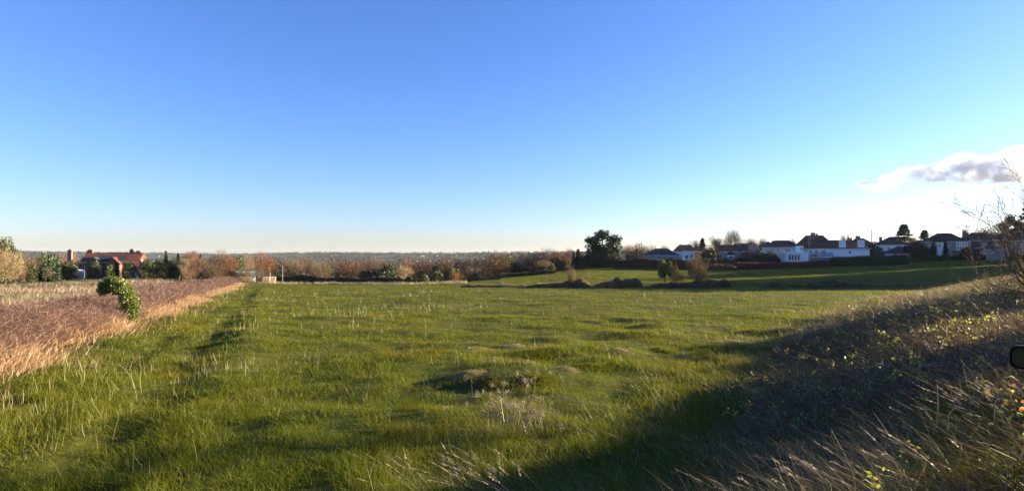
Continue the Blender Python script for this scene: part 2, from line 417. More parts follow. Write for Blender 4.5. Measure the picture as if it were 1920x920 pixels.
def dry_bank():
    P = []
    for (n, y0, y1, pw, L0, L1, w) in ((72000, 2.4, 26, 1.5, .2, .8, .0042), (150000, 22, 110, 1.1, .3, .9, .013)):
        x, y, s = bank_pts(n, y0, y1, pw, -3.0)
        k = (RNG.random(len(x)) < .2 + .8 * sstep(.35, .6, fbm(x, y, 2.5, 55, 3))) & (s > -3 * RNG.random(len(x)) ** 2 - .3); x, y, s = x[k], y[k], s[k]; n = len(x); dist = np.hypot(x, y)
        L = (L0 + (L1 - L0) * RNG.random(n) ** 1.6) * (.55 + .45 * sstep(-2, 3, s))
        lean = RNG.normal(0, .5, (n, 3)); lean[:, 0] -= .45; lean[:, 1] -= .1; lean[:, 2] = 1
        bend = RNG.normal(0, .35, (n, 3)); bend[:, 0] -= .2; bend[:, 2] = -.25 * RNG.random(n)
        P.append(ribbons(np.stack([x, y, H(x, y)], 1), unit(lean), L, bend, w * np.maximum(dist / (8 if y0 < 10 else 45), .6) ** .7, 3, RNG.beta(1.6, 2.2, n)))
    return P
o = build('dry_bank_grass', dry_bank(), M['dry']); tag(o, 'dry pale brown grass leaning left on the roadside bank', 'dry grass', kind='stuff')

def bramble_bank():
    P = []; LV = []
    for (n, y0, y1, pw, w) in ((62000, 2.8, 26, 1.4, .0072), (36000, 22, 100, 1.1, .018)):
        x, y, s = bank_pts(n, y0, y1, pw, .3)
        k = (RNG.random(len(x)) < sstep(.30, .55, fbm(x, y, 4, 155, 3))); x, y, s = x[k], y[k], s[k]; n = len(x); dist = np.hypot(x, y)
        L = .35 + .75 * RNG.random(n); d = RNG.normal(0, .8, (n, 3)); d[:, 0] -= .25; d[:, 2] = np.abs(d[:, 2]) + .5; d = unit(d)
        bend = RNG.normal(0, .35, (n, 3)); bend[:, 2] = -.75
        p0 = np.stack([x, y, H(x, y) + .05 + .25 * RNG.random(n)], 1)
        P.append(ribbons(p0, d, L, bend, w * np.maximum(dist / (8 if y0 < 10 else 45), .7) ** .7, 4, RNG.beta(1.5, 3, n)))
        m = RNG.random(n) < .05; q = np.where(m)[0]; t = np.repeat(RNG.random(len(q)) * .7 + .3, 12) + RNG.normal(0, .06, len(q) * 12); q = np.repeat(q, 12)
        pos = p0[q] + d[q] * (L[q] * t)[:, None] + bend[q] * (L[q] * t * t)[:, None] + RNG.normal(0, .05, (len(q), 3))
        LV.append(cards(pos, .042 * np.maximum(dist[q] / 9, 1) ** .6 * (.6 + .8 * RNG.random(len(q))), flat=.3, aspect=.8))
    return P, LV
P_, LV_ = bramble_bank()
M['cane_brown'] = blade_mat('cane_brown', [(0, (.07, .034, .020)), (.5, (.17, .088, .050)), (1, (.38, .27, .16))], transl=.12, gloss=.04)
o = build('brambles', P_, M['cane_brown']); tag(o, 'tangled reddish brown bramble stems covering the roadside bank', 'brambles', kind='stuff')
o = build('bramble_leaves', LV_, M['bleaf']); tag(o, 'scattered yellow green bramble leaves on the roadside bank', 'bramble leaves', kind='stuff')
# low green herbs and grass tufts in the bank
x, y, s = bank_pts(150000, 2.6, 60, 1.5, -2.5); k = RNG.random(len(x)) < sstep(.42, .62, fbm(x, y, 2.2, 255, 3)) * .8 + .15; x, y = x[k], y[k]; n = len(x)
lean = RNG.normal(0, .35, (n, 3)); lean[:, 0] -= .3; lean[:, 2] = 1
bend = RNG.normal(0, .3, (n, 3)); bend[:, 2] = -.3
o = build('bank_grass', ribbons(np.stack([x, y, H(x, y)], 1), unit(lean), .12 + .28 * RNG.random(n), bend, .006 * np.maximum(np.hypot(x, y) / 8, .7) ** .8, 3, RNG.beta(2, 3, n)), M['grass'])
tag(o, 'long dark green grass tufts among the dry stems of the bank', 'grass', kind='stuff')

n = 26000; t = RNG.random(n); off = RNG.normal(0, .45, n); x = 3.2 + t * 5.5 - off * .72; y = 3.9 + t * 5.2 + off * .69
lean = RNG.normal(0, .3, (n, 3)); lean[:, 0] -= .55; lean[:, 2] = 1; bend = RNG.normal(0, .25, (n, 3)); bend[:, 0] -= .2; bend[:, 2] = -.3
k = ~((np.abs((x - 3.78) * .688 + (y - 2.65) * .725) < 2.2) & (np.abs((x - 3.78) * .725 - (y - 2.65) * .688) < .95))
o = build('verge_grass', ribbons(np.stack([x, y, H(x, y)], 1)[k], unit(lean)[k], (.18 + .3 * RNG.random(n))[k], bend[k], .005, 4, RNG.beta(3, 3, n)[k]), M['grass'])
tag(o, 'long bright green verge grass beside the parked car', 'grass', kind='stuff')

# ------------------------------------------------------------------ bramble hedge on the left
def along(P, n, rng=RNG, power=1.0):
    seg = np.hypot(*(P[1:] - P[:-1]).T); cum = np.concatenate([[0], np.cumsum(seg)])
    a = cum[-1] * rng.random(n) ** power
    i = np.clip(np.searchsorted(cum, a) - 1, 0, len(seg) - 1); f = (a - cum[i]) / seg[i]
    p = P[i] + (P[i + 1] - P[i]) * f[:, None]; u = (P[i + 1] - P[i]) / seg[i][:, None]
    return p, np.stack([u[:, 1], -u[:, 0]], 1), u, a

def hedge_profile(off, a):
    """height of the bramble mass across its width; off = metres right of the hedge line"""
    q = np.clip(1 - ((off + 2.6) / 3.0) ** 2, 0, 1) ** .5
    return q * (1.6 + .9 * (fbm(a, a * 0, 5, 3, 3) - .45) + .5 * (vn(a, off, 1.3, 4) - .5))

root = empty('bramble_hedge', (-25.8, 41, Hf(-25.8, 41)))
tag(root, 'long purple brown bramble hedge with straw coloured skirt along the left of the field', 'hedge')
rl = np.array(root.location)
# core
A = np.linspace(0, 1, 330); seg = np.hypot(*(HEDGE[1:] - HEDGE[:-1]).T); cum = np.concatenate([[0], np.cumsum(seg)])
av = A * cum[-1]; ii = np.clip(np.searchsorted(cum, av) - 1, 0, len(seg) - 1); pp = HEDGE[ii] + (HEDGE[ii + 1] - HEDGE[ii]) * ((av - cum[ii]) / seg[ii])[:, None]
uu = (HEDGE[ii + 1] - HEDGE[ii]) / seg[ii][:, None]; nn = np.stack([uu[:, 1], -uu[:, 0]], 1)
OFF = np.linspace(-5.4, .2, 15); V = []
for k_, off in enumerate(OFF):
    q = pp + nn * off; hz = hedge_profile(np.full(len(q), off), av) * .72
    V.append(np.stack([q[:, 0], q[:, 1], H(q[:, 0], q[:, 1]) - .1 + hz], 1))
V = np.stack(V, 1) - rl; nV = len(A); kk = len(OFF); idg = np.arange(nV * kk).reshape(nV, kk)
core_m = simple('bramble_core', (.055, .028, .022), 1, .4, 5, 0)
link('core', make_mesh('core', V.reshape(-1, 3), np.stack([idg[:-1, :-1].ravel(), idg[:-1, 1:].ravel(), idg[1:, 1:].ravel(), idg[1:, :-1].ravel()], 1), smooth=True), core_m, root)
P_ = []
for (n, pw, w) in ((270000, 1.5, .0065),):
    p, nr, u, a = along(HEDGE, n, power=pw); off = -5.4 + 5.5 * RNG.random(n)
    q = p + nr * off[:, None]; hz = hedge_profile(off, a) * (.55 + .42 * RNG.random(n)); dist = np.hypot(q[:, 0], q[:, 1])
    p0 = np.stack([q[:, 0], q[:, 1], H(q[:, 0], q[:, 1]) + hz], 1) - rl
    d = RNG.normal(0, .7, (n, 3)); d[:, 2] = np.abs(d[:, 2]) * .8 + .25; d = unit(d); bend = RNG.normal(0, .3, (n, 3)); bend[:, 2] = -.35 * RNG.random(n)
    P_.append(ribbons(p0, d, .2 + .45 * RNG.random(n), bend, w * np.maximum(dist / 25, .6) ** .75, 2, RNG.beta(2, 2.4, n)))
n = 4200; p, nr, u, a = along(HEDGE, n, power=1.8); off = -4.5 + 4.6 * RNG.random(n); q = p + nr * off[:, None]
d = RNG.normal(0, .6, (n, 3)); d[:, 2] = np.abs(d[:, 2]) + .4; bend = RNG.normal(0, .4, (n, 3)); bend[:, 2] = -.3
P_.append(ribbons(np.stack([q[:, 0], q[:, 1], H(q[:, 0], q[:, 1]) + hedge_profile(off, a) * .8], 1) - rl, unit(d), (.5 + .7 * RNG.random(n)), bend, .009, 5, .7 + .3 * RNG.random(n)))
build('stems', P_, M['bramble'], root)
# straw skirt on its field side
n = 120000; p, nr, u, a = along(HEDGE, n, power=1.5); off = RNG.normal(-.5, .55, n); kp = (RNG.random(n) < .12 + sstep(.28, .5, fbm(a, off, 1.6, 13, 3))); p, nr, u, a, off = p[kp], nr[kp], u[kp], a[kp], off[kp]; n = len(a); off = off + 2.3 * (fbm(a, a * 0, 4.5, 12, 4) - .5); off = off + (RNG.random(n) < .12) * RNG.exponential(.7, n); off = np.clip(off, -2.4, 3.2)
q = p + nr * off[:, None]; inside = np.clip(-off, 0, 2)
d = RNG.normal(0, .35, (n, 3)); d[:, :2] += nr * .35; d[:, 2] = 1; bend = RNG.normal(0, .25, (n, 3)); bend[:, 2] = -.35 * RNG.random(n)
base = H(q[:, 0], q[:, 1]) + hedge_profile(off, a) * .55 * (RNG.random(n))
dist = np.hypot(q[:, 0], q[:, 1])
build('skirt', ribbons(np.stack([q[:, 0], q[:, 1], base], 1) - rl, unit(d), .2 + .4 * RNG.random(n), bend, .010 * np.maximum(dist / 22, .6) ** .75, 2), M['orange_dry'], root)

# weeds of the field beyond the hedge
n = 110000; x, y = scatter(n, 14, 168, -1.35, -.42, 1.2); sh, _ = polydist(x, y, HEDGE)
k = (sh < -3.5) & (RNG.random(n) < .15 + .85 * sstep(.3, .6, fbm(x, y, 6, 301, 3))); x, y = x[k], y[k]; n = len(x)
gpatch = sstep(.55, .62, fbm(x, y, 30, 71, 3)) * sstep(60, 80, y)
rnd = np.clip(RNG.beta(2, 2, n) * .8 + gpatch * .5 + .2 * (fbm(x, y, 8, 401, 2) > .6), 0, 1)
o = build('weeds', ribbons(np.stack([x, y, H(x, y)], 1), unit(np.concatenate([RNG.normal(0, .3, (n, 2)), np.ones((n, 1))], 1)), (.25 + .5 * RNG.random(n)) * (1 - .6 * gpatch), RNG.normal(0, .15, (n, 3)), .012 * np.maximum(y / 30, .6) ** .9, 2, rnd), M['weeds'])
tag(o, 'brown dead weeds filling the field beyond the left hedge', 'weeds', kind='stuff')
# pale fringe on the far edge of the field
n = 26000; t = RNG.random(n) * 1.05 - .49; y = 149 + RNG.normal(0, 1.3, n) ; x = t * y; k = (x > -73) & (x < -12) & (vn(x, y, 9, 5) > .3 ); x, y = x[k], y[k]; n = len(x)
o = build('fringe_grass', ribbons(np.stack([x, y, H(x, y)], 1), unit(np.concatenate([RNG.normal(0, .25, (n, 2)), np.ones((n, 1))], 1)), .25 + .55 * RNG.random(n), RNG.normal(0, .2, (n, 3)), .05, 2), M['dry'])
tag(o, 'strip of pale rank grass along the far edge of the field', 'grass', kind='stuff')

# ------------------------------------------------------------------ tree kit
def grow(rng, segs, p, d, L, r, lev, maxlev, cfg):
    n = cfg['n']; pts = [p]
    for i in range(n):
        d = d + rng.normal(0, cfg['wob'], 3); d[2] += cfg['up'] * (1 if lev > 0 else 0); d = d / np.linalg.norm(d)
        q = p + d * (L / n); ra = r * (1 - .55 * i / n); rb = r * (1 - .55 * (i + 1) / n)
        segs.append((p, q, ra, rb, lev)); p = q
        if lev < maxlev and (i >= cfg['first'] or lev > 0):
            for _ in range(cfg['kids'] if i < n - 1 else cfg['kids'] + 1):
                ax = rng.normal(0, 1, 3); ax -= d * ax.dot(d); ax /= np.linalg.norm(ax)
                an = rng.uniform(*cfg['ang']); nd = d * math.cos(an) + ax * math.sin(an)
                grow(rng, segs, p, nd, L * rng.uniform(*cfg['ratio']), max(rb * cfg['thin'], cfg['rmin']), lev + 1, maxlev, cfg)

def bare_tree(seed, cfg, lev=4, height=10, r=.22, stems=1):
    """returns meshes (trunk and limbs, twigs) one unit tall"""
    rng = np.random.default_rng(seed); segs = []
    for s_ in range(stems):
        d0 = np.array([0, 0, 1.]) if stems == 1 else unit(np.array([[rng.normal(0, .35), rng.normal(0, .35), 1]]))[0]
        grow(rng, segs, np.array([0, 0, -.2]), d0, height * cfg['trunk'], r, 0, lev, cfg)
    P0 = np.array([s[0] for s in segs]); P1 = np.array([s[1] for s in segs]); R0 = np.array([s[2] for s in segs]); R1 = np.array([s[3] for s in segs]); LV = np.array([s[4] for s in segs])
    k = 1.0 / np.percentile(P1[:, 2], 99.7)
    P0 = P0 * k; P1 = P1 * k; R0 = R0 * k; R1 = R1 * k; w = np.percentile(np.abs(P1[:, 0]), 93) * 2
    thick = LV <= 1
    a = make_mesh('trunk', *(lambda v: (v[0], v[1], {'rnd': v[2]}))(prisms(P0[thick], P1[thick], R0[thick], R1[thick], 6, rng=rng)))
    b = make_mesh('crown', *(lambda v: (v[0], v[1], {'rnd': v[2]}))(prisms(P0[~thick], P1[~thick], R0[~thick], R1[~thick], 3, rng=rng)))
    a.materials.append(M['twig']); b.materials.append(M['twig'])
    return a, b, w

def leafy(seed, lobes, n, size, trunk_r=.02, hollow=.5, gap=.0, tb=.0):
    """crown of leaf clumps in ellipsoid lobes (cx,cy,cz,rx,ry,rz), one unit tall"""
    rng = np.random.default_rng(seed); L = np.array(lobes, float); vol = L[:, 3] * L[:, 4] * L[:, 5]
    i = rng.choice(len(L), n, p=vol / vol.sum()); v = unit(rng.normal(size=(n, 3))); rad = (hollow + (1.08 - hollow) * rng.random(n) ** .7)
    lump = .8 + .4 * vn(v[:, 0] * 3 + i * 7, v[:, 1] * 3 + v[:, 2] * 5, 1, seed)
    p = L[i, :3] + v * L[i, 3:6] * (rad * lump)[:, None]
    k = vn(p[:, 0] * 9 + p[:, 2] * 5, p[:, 1] * 9 + p[:, 2] * 7, 1, seed + 3) > gap
    p = p[k]; p[:, 2] = np.maximum(p[:, 2], .02)
    cl = rng.integers(0, 10, len(p))
    v_, f_, a_ = cards(p, size * (.6 + .8 * rng.random(len(p))), rnd=np.clip(vn(p[:, 0] * 8, p[:, 2] * 8 + p[:, 1] * 5, 1, seed + 9) * .7 + .4 * rng.random(len(p)), 0, 1), rng=rng, aspect=.75)
    crown = make_mesh('crown', v_, f_, {'rnd': a_}); crown.materials.append(M['leaf'])
    P0 = [np.array([0, 0, -.03])]; P1 = [np.array([0, 0, .55])]; R0 = [trunk_r]; R1 = [trunk_r * .45]
    for q in L:
        b0 = np.array([0, 0, min(q[2] * .55, .5)]); P0.append(b0); P1.append(q[:3].copy()); R0.append(trunk_r * .5); R1.append(trunk_r * .15)
    t = prisms(np.array(P0), np.array(P1), np.array(R0), np.array(R1), 6, rng=rng)
    trunk = make_mesh('trunk', t[0], t[1], {'rnd': t[2]}); trunk.materials.append(M['twig'])
    w = (np.percentile(np.abs(p[:, 0]), 97)) * 2
    return trunk, crown, w

def conifer(seed, n, base_w, size, tiers=0, droop=.25, power=1.0, bare=.05):
    rng = np.random.default_rng(seed); P = []; LP0 = []; LP1 = []
    nb = tiers if tiers else 70
    for b in range(nb):
        z = bare + (1 - bare) * ((b + rng.random() * .6) / nb); rr = base_w * .5 * (1 - z) ** power * rng.uniform(.75, 1.15) + .008
        for k in range(7 if tiers else 4):
            an = rng.random() * 6.28; m = max(4, int(n / (nb * (7 if tiers else 4)))); t = rng.random(m) ** .6
            c = np.stack([np.cos(an) * rr * t, np.sin(an) * rr * t, z - droop * rr * t * t + rng.normal(0, .006, m)], 1)
            P.append(c + rng.normal(0, .012, (m, 3))); LP0.append([0, 0, z]); LP1.append(c[np.argmax(t)])
    p = np.concatenate(P); p[:, 2] = np.clip(p[:, 2], .01, 1.0)
    v_, f_, a_ = cards(p, size * (.6 + .8 * rng.random(len(p))), rng=rng, flat=.4, aspect=.45)
    crown = make_mesh('crown', v_, f_, {'rnd': a_}); crown.materials.append(M['leaf'])
    P0 = np.array([[0, 0, -.03]] + LP0, float); P1 = np.array([[0, 0, .97]] + [list(q) for q in LP1], float)
    R0 = np.array([.018] + [.004] * len(LP0)); R1 = np.array([.003] + [.001] * len(LP0))
    t = prisms(P0, P1, R0, R1, 5, rng=rng); trunk = make_mesh('trunk', t[0], t[1], {'rnd': t[2]}); trunk.materials.append(M['twig'])
    return trunk, crown, base_w

CF = dict(n=4, wob=.10, up=.06, first=1, kids=1, ang=(.35, .75), ratio=(.55, .8), thin=.62, rmin=.016, trunk=.42)
KIT = {}
KIT['bare'] = [bare_tree(s, dict(CF, kids=1, rmin=.022), 5, 10, .20) for s in (1, 2, 3)]
KIT['fan'] = [bare_tree(s, dict(CF, kids=1, ang=(.35, .75), up=.07, trunk=.36, rmin=.028, first=0), 5, 11, .26) for s in (11, 12)]
KIT['bush'] = [bare_tree(s, dict(CF, n=4, kids=1, trunk=.30, ang=(.4, .95), rmin=.010, first=0, up=.04), 4, 5, .06, stems=4) for s in (21, 22)]
KIT['poplar'] = [bare_tree(s, dict(CF, kids=1, ang=(.2, .45), up=.14, trunk=.5, rmin=.02), 5, 12, .2) for s in (31,)]
KIT['ever'] = [leafy(41, [(0, 0, .62, .26, .26, .34), (-.13, .05, .42, .2, .2, .25), (.15, -.04, .40, .2, .2, .26), (.05, 0, .2, .24, .24, .2)], 4200, .05, gap=.22),
               leafy(42, [(-.05, 0, .7, .2, .2, .28), (.1, .06, .5, .24, .22, .3), (-.16, -.03, .36, .2, .2, .3), (0, 0, .18, .25, .25, .18)], 4200, .05, gap=.22)]
KIT['round'] = [leafy(45, [(0, 0, .52, .36, .36, .45), (.18, .05, .38, .26, .26, .3), (-.2, 0, .35, .26, .26, .3), (0, 0, .2, .36, .36, .2)], 4500, .06, gap=.1)]
KIT['pine'] = [leafy(47, [(-.02, 0, .87, .13, .13, .13), (-.16, .05, .72, .15, .14, .11), (.16, -.04, .74, .14, .14, .13), (.17, .02, .55, .16, .15, .14), (-.13, 0, .56, .15, .14, .1), (0, 0, .42, .24, .2, .16), (.02, 0, .2, .3, .25, .2)], 9500, .04, trunk_r=.028, hollow=.15, gap=.2)]
KIT['conifer'] = [conifer(s, 3800, .42, .05, power=.8) for s in (51, 52)]
KIT['cedar'] = [conifer(s, 6500, .8, .045, tiers=15, droop=.02, power=.9, bare=.15) for s in (55, 56)]
def copper(seed):
    t, c, w = leafy(seed, [(0, 0, .6, .38, .38, .36), (-.22, 0, .45, .28, .28, .3), (.22, .05, .45, .28, .28, .3), (0, 0, .25, .3, .3, .22)], 5200, .035, gap=.25, hollow=.3); return t, c, w
KIT['copper'] = [copper(61), copper(62)]
# twig haze crowns: bare broadleaves with a dense outer brush of fine twigs
def brush(seed, n=3600):
    a, b, w = bare_tree(seed, dict(CF, kids=1, rmin=.02), 4, 9, .2)
    rng = np.random.default_rng(seed + 5)
    L = np.array([(0, 0, .62, .36, .36, .36), (-.2, 0, .5, .26, .26, .32), (.2, .05, .5, .26, .26, .32), (0, 0, .3, .32, .32, .22)])
    i = rng.choice(4, n); v = unit(rng.normal(size=(n, 3))); p = L[i, :3] + v * L[i, 3:6] * (.35 + .6 * rng.random(n) ** .6)[:, None]
    d = unit((p - np.array([0, 0, .15])) * 1.5 + rng.normal(0, .25, (n, 3)))
    r_ = ribbons(p, d, .06 + .07 * rng.random(n), rng.normal(0, .15, (n, 3)), .0055, 1, rng=rng)
    c = make_mesh('crown', r_[0], r_[1], {'rnd': r_[2]}); c.materials.append(M['twig'])
    return a, c, .85
KIT['brush'] = [brush(s) for s in (71, 72, 73, 74)]

def dome(seed, n=1500):
    a, b, w = bare_tree(seed, dict(CF, kids=1, ang=(.35, .75), up=.07, trunk=.36, rmin=.02, first=0), 4, 11, .26)
    rng = np.random.default_rng(seed + 5); v = unit(rng.normal(size=(n, 3))); v[:, 2] = np.abs(v[:, 2]) * 1.0 - .35 * rng.random(n)
    p = np.array([0, 0, .52]) + v * np.array([.36, .36, .40]) * (.25 + .72 * rng.random(n) ** .7)[:, None]
    d = unit((p - np.array([0, 0, .1])) + rng.normal(0, .08, (n, 3)))
    r_ = ribbons(p, d, .09 + .08 * rng.random(n), rng.normal(0, .1, (n, 3)), .0045, 1, rng=rng)
    q0 = np.repeat(np.array([[0, 0, .22]]), 40, 0); q1 = p[:40]; pr = prisms(q0, q1, np.full(40, .009), np.full(40, .003), 3, rng=rng)
    vv, ff, aa = merge([r_, pr]); c = make_mesh('crown', vv, ff, {'rnd': aa}); c.materials.append(M['twig'])
    return a, c, .82
KIT['fan'] = [dome(s) for s in (201, 202)]
CN = {'bare': 'bare_tree', 'fan': 'bare_tree', 'bush': 'bare_shrub', 'poplar': 'bare_tree', 'ever': 'evergreen_tree', 'round': 'evergreen_shrub', 'pine': 'pine_tree', 'conifer': 'conifer_tree', 'cedar': 'cedar_tree', 'copper': 'broadleaf_tree', 'brush': 'bare_tree'}
BARKC = (.10, .08, .06)
def plant(kind, px, top, y, wpx, color, label, group=None, cat=None, var=None, sink=0.0, bark=BARKC):
    x = at(px, y); zb = Hf(x, y) - sink; h = zrow(top, y) - zb
    a, b, w0 = KIT[kind][(var if var is not None else int(px * 7 + top)) % len(KIT[kind])]
    w = wpx / F * y
    rz = (px * 13.7) % 6.28 if kind not in ('pine',) else 0
    r = empty(CN[kind], (x, y, zb), rz); sx = max(.3, w / w0); r.scale = (sx, sx, h)
    for nm, me in (('trunk', a), ('crown', b)):
        o = bpy.data.objects.new(nm, me); col.objects.link(o); o.parent = r
        c = color if nm == 'crown' else bark
        o.color = (c[0], c[1], c[2], 1)
    tag(r, label, cat or ('shrub' if 'shrub' in CN[kind] else 'tree'), group); return r

BR = (.17, .105, .065); RB = (.20, .095, .055); GB = (.16, .125, .09); OB = (.28, .14, .06); TAN = (.26, .185, .11)
GR = (.045, .075, .015); DG = (.025, .042, .014); OL = (.085, .09, .025); PK = (.22, .13, .10); YG = (.10, .13, .02)

GL = 'trees behind the weedy field on the left'
left = [
 ('brush', -45, 440, 125, 90, BR, 'large brown bare tree cut by the left picture edge'),
 ('ever', 6, 444, 140, 40, OL, 'tall olive tree with ragged top at the far left edge'),
 ('bare', 33, 449, 150, 42, GB, 'slim bare tree whose fine twigs stand against the sky at far left'),
 ('brush', 10, 463, 118, 74, TAN, 'broad tan bare tree with pale trunks at the left edge of the weedy field'),
 ('round', 34, 467, 128, 15, YG, 'small bright green evergreen poking out of the tan bare trees at far left'),
 ('brush', 52, 478, 132, 48, BR, 'rounded brown bare tree left of the pair of green conifers'),
 ('brush', 30, 492, 122, 46, BR, 'low brown thicket under the tan bare tree at far left'),
 ('ever', 60, 492, 125, 22, OL, 'mixed olive shrub left of the paired green conifers'),
 ('round', 80, 473, 135, 20, GR, 'left one of two rounded green conifers beside the brick manor'),
 ('round', 95, 474, 138, 20, GR, 'right one of two rounded green conifers beside the brick manor'),
 ('conifer', 109, 482, 136, 15, GR, 'small pointed conifer right of the rounded pair'),
 ('ever', 88, 494, 130, 40, DG, 'dark hedge like evergreen mass under the rounded conifers'),
 ('bare', 84, 500, 126, 12, GB, 'thin grey bare tree in front of the rounded conifers'),
 ('brush', 126, 470, 185, 46, PK, 'pinkish bare tree behind the left chimney of the manor'),
 ('ever', 126, 489, 150, 36, OL, 'olive thin crowned tree left of the manor greenhouse'),
 ('brush', 148, 486, 175, 24, OL, 'greenish bare tree just left of the lone manor chimney'),
 ('ever', 178, 489, 150, 26, (.065, .07, .02), 'bushy evergreen in front of the left half of the manor'),
 ('ever', 207, 494, 148, 14, YG, 'narrow ivy clad tree in front of the manor middle'),
 ('conifer', 218, 490, 155, 18, DG, 'dark pointed conifer in front of the manor middle'),
 ('ever', 243, 488, 150, 22, (.06, .08, .015), 'dense upright evergreen beside the white walled wing of the manor'),
 ('ever', 276, 485, 152, 30, OL, 'wide olive evergreen right of the white walled wing'),
 ('round', 298, 487, 155, 34, (.05, .06, .018), 'wide dark evergreen block left of the two pointed conifers'),
 ('conifer', 311, 471, 158, 17, DG, 'left one of two dark pointed conifers right of the manor'),
 ('conifer', 334, 474, 160, 17, DG, 'right one of two dark pointed conifers right of the manor'),
 ('ever', 322, 487, 158, 30, DG, 'dark evergreens filling the foot of the two pointed conifers'),
 ('brush', 350, 476, 165, 36, PK, 'pinkish bare tree right of the two pointed conifers'),
 ('poplar', 349, 484, 145, 18, TAN, 'pale stemmed birch in front of the pinkish bare tree'),
 ('conifer', 376, 476, 170, 13, DG, 'thin dark conifer among the bare trees behind the hedge'),
 ('brush', 368, 474, 185, 36, RB, 'reddish bare tree behind the thin dark conifer'),
 ('bare', 396, 470, 160, 46, BR, 'spreading bare tree with forked trunk behind the hedge'),
 ('brush', 413, 466, 175, 42, BR, 'tallest brown bare tree of the group behind the far hedge end'),
 ('brush', 430, 474, 160, 32, RB, 'red brown bare tree right of the tallest brown one'),
 ('brush', 402, 492, 150, 40, BR, 'low brown thicket behind the hedge below the tallest bare tree'),
 ('ever', 446, 478, 165, 22, OL, 'olive ivy covered tree left of the shed group'),
 ('brush', 462, 472, 175, 36, TAN, 'tan bare tree above the grey thicket near the shed'),
 ('brush', 488, 470, 185, 48, RB, 'wide russet bare tree behind the small shed'),
 ('brush', 508, 480, 195, 34, RB, 'lower russet bare tree right behind the shed pole'),
 ('bush', 470, 501, 147, 46, GB, 'grey brown leafless thicket just left of the brick shed'),
 ('bush', 455, 507, 145, 26, TAN, 'small tan leafless shrub at the end of the bramble hedge'),
]
for k_, px, top, y, w, c, lab in left: plant(k_, px, top, y, w, c, lab, GL)

GC = 'wood along the foot of the field'
mid = [
 ('brush', 533, 486, 215, 40, GB, 'grey brown bare tree at the left end of the central wood behind the second pole'),
 ('brush', 552, 488, 200, 44, TAN, 'tan bare tree second from the left end of the central wood'),
 ('brush', 574, 485, 215, 50, BR, 'tall brown bare tree left of the pale round bare tree'),
 ('brush', 600, 493, 185, 46, TAN, 'pale rounded bare tree in the left part of the central wood'),
 ('brush', 628, 487, 215, 50, BR, 'brown bare tree over the dark left middle of the central wood'),
 ('brush', 655, 489, 200, 50, RB, 'russet bare tree left of the low dark evergreens'),
 ('brush', 684, 485, 225, 48, BR, 'brown bare tree behind the low dark evergreens'),
 ('brush', 708, 486, 230, 44, OB, 'orange brown bare tree behind the upright dark evergreen'),
 ('round', 690, 505, 172, 32, DG, 'low rounded dark evergreen at the left of the evergreen clump'),
 ('round', 712, 505, 170, 30, DG, 'low dark evergreen beside the upright dark evergreen'),
 ('ever', 728, 493, 172, 24, (.04, .065, .012), 'upright dark evergreen left of the sunlit spreading tree'),
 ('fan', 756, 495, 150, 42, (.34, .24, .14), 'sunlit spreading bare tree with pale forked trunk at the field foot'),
 ('brush', 765, 484, 235, 50, OB, 'orange brown bare tree right behind the sunlit spreading tree'),
 ('brush', 793, 487, 200, 40, RB, 'russet bare tree behind the small round green shrub'),
 ('round', 797, 515, 152, 14, YG, 'small round green shrub on the far field edge'),
 ('ever', 819, 508, 156, 22, OL, 'olive tree right of the small round green shrub'),
 ('brush', 815, 490, 195, 34, BR, 'dark brown bare tree behind the olive tree'),
 ('brush', 836, 486, 210, 36, OB, 'orange brown bare tree above the olive tree'),
 ('ever', 845, 498, 165, 26, OL, 'tall olive tree with rusty skirt at the corner of the far field'),
 ('bush', 856, 506, 158, 16, OB, 'rusty leafless shrub at the corner of the far field'),
 ('round', 817, 494, 190, 14, DG, 'dark evergreen top among the russet trees'),
 ('copper', 882, 494, 185, 40, (.30, .17, .08), 'round orange tan tree left of the far field hedge'),
 ('brush', 868, 488, 225, 40, RB, 'russet bare tree behind the round orange tan tree'),
 ('conifer', 891, 486, 240, 10, DG, 'small dark conifer above the round orange tan tree'),
 ('brush', 905, 488, 230, 34, BR, 'brown bare tree right of the small dark conifer'),
 ('brush', 930, 475, 235, 44, BR, 'tall brown bare tree of the pair left of the orange oak'),
 ('brush', 952, 476, 230, 36, (.24, .17, .05), 'yellowish bare tree of the pair left of the orange oak'),
 ('bush', 942, 495, 190, 34, OB, 'low rusty shrub in front of the yellowish bare tree'),
 ('round', 968, 490, 200, 26, DG, 'dark evergreen between the yellowish tree and the orange oak'),
 ('copper', 998, 473, 195, 56, OB, 'large orange oak still holding leaves beside the second field'),
 ('copper', 1020, 488, 188, 34, (.22, .15, .05), 'olive orange tree at the right foot of the orange oak'),
 ('ever', 1034, 496, 184, 16, (.14, .12, .03), 'small olive tree at the right end of the second field hedge'),
 ('round', 1010, 500, 186, 60, (.07, .05, .02), 'dark low thicket under the orange oak'),
 ('brush', 1030, 469, 290, 44, RB, 'russet bare tree behind the orange oak'),
 ('brush', 1052, 474, 260, 30, OB, 'orange brown bare tree left of the dark conifer belt'),
 ('round', 1045, 483, 230, 30, (.03, .035, .015), 'dark shrub mass left of the dark conifer belt'),
 ('fan', 1068, 462, 250, 22, PK, 'pale bare tree rising left of the dark conifer belt'),
]
for k_, px, top, y, w, c, lab in mid: plant(k_, px, top - (5 if k_ == 'brush' else 1), y, w * 1.1, scl(c, .8) if k_ != 'fan' else c, lab, GC)

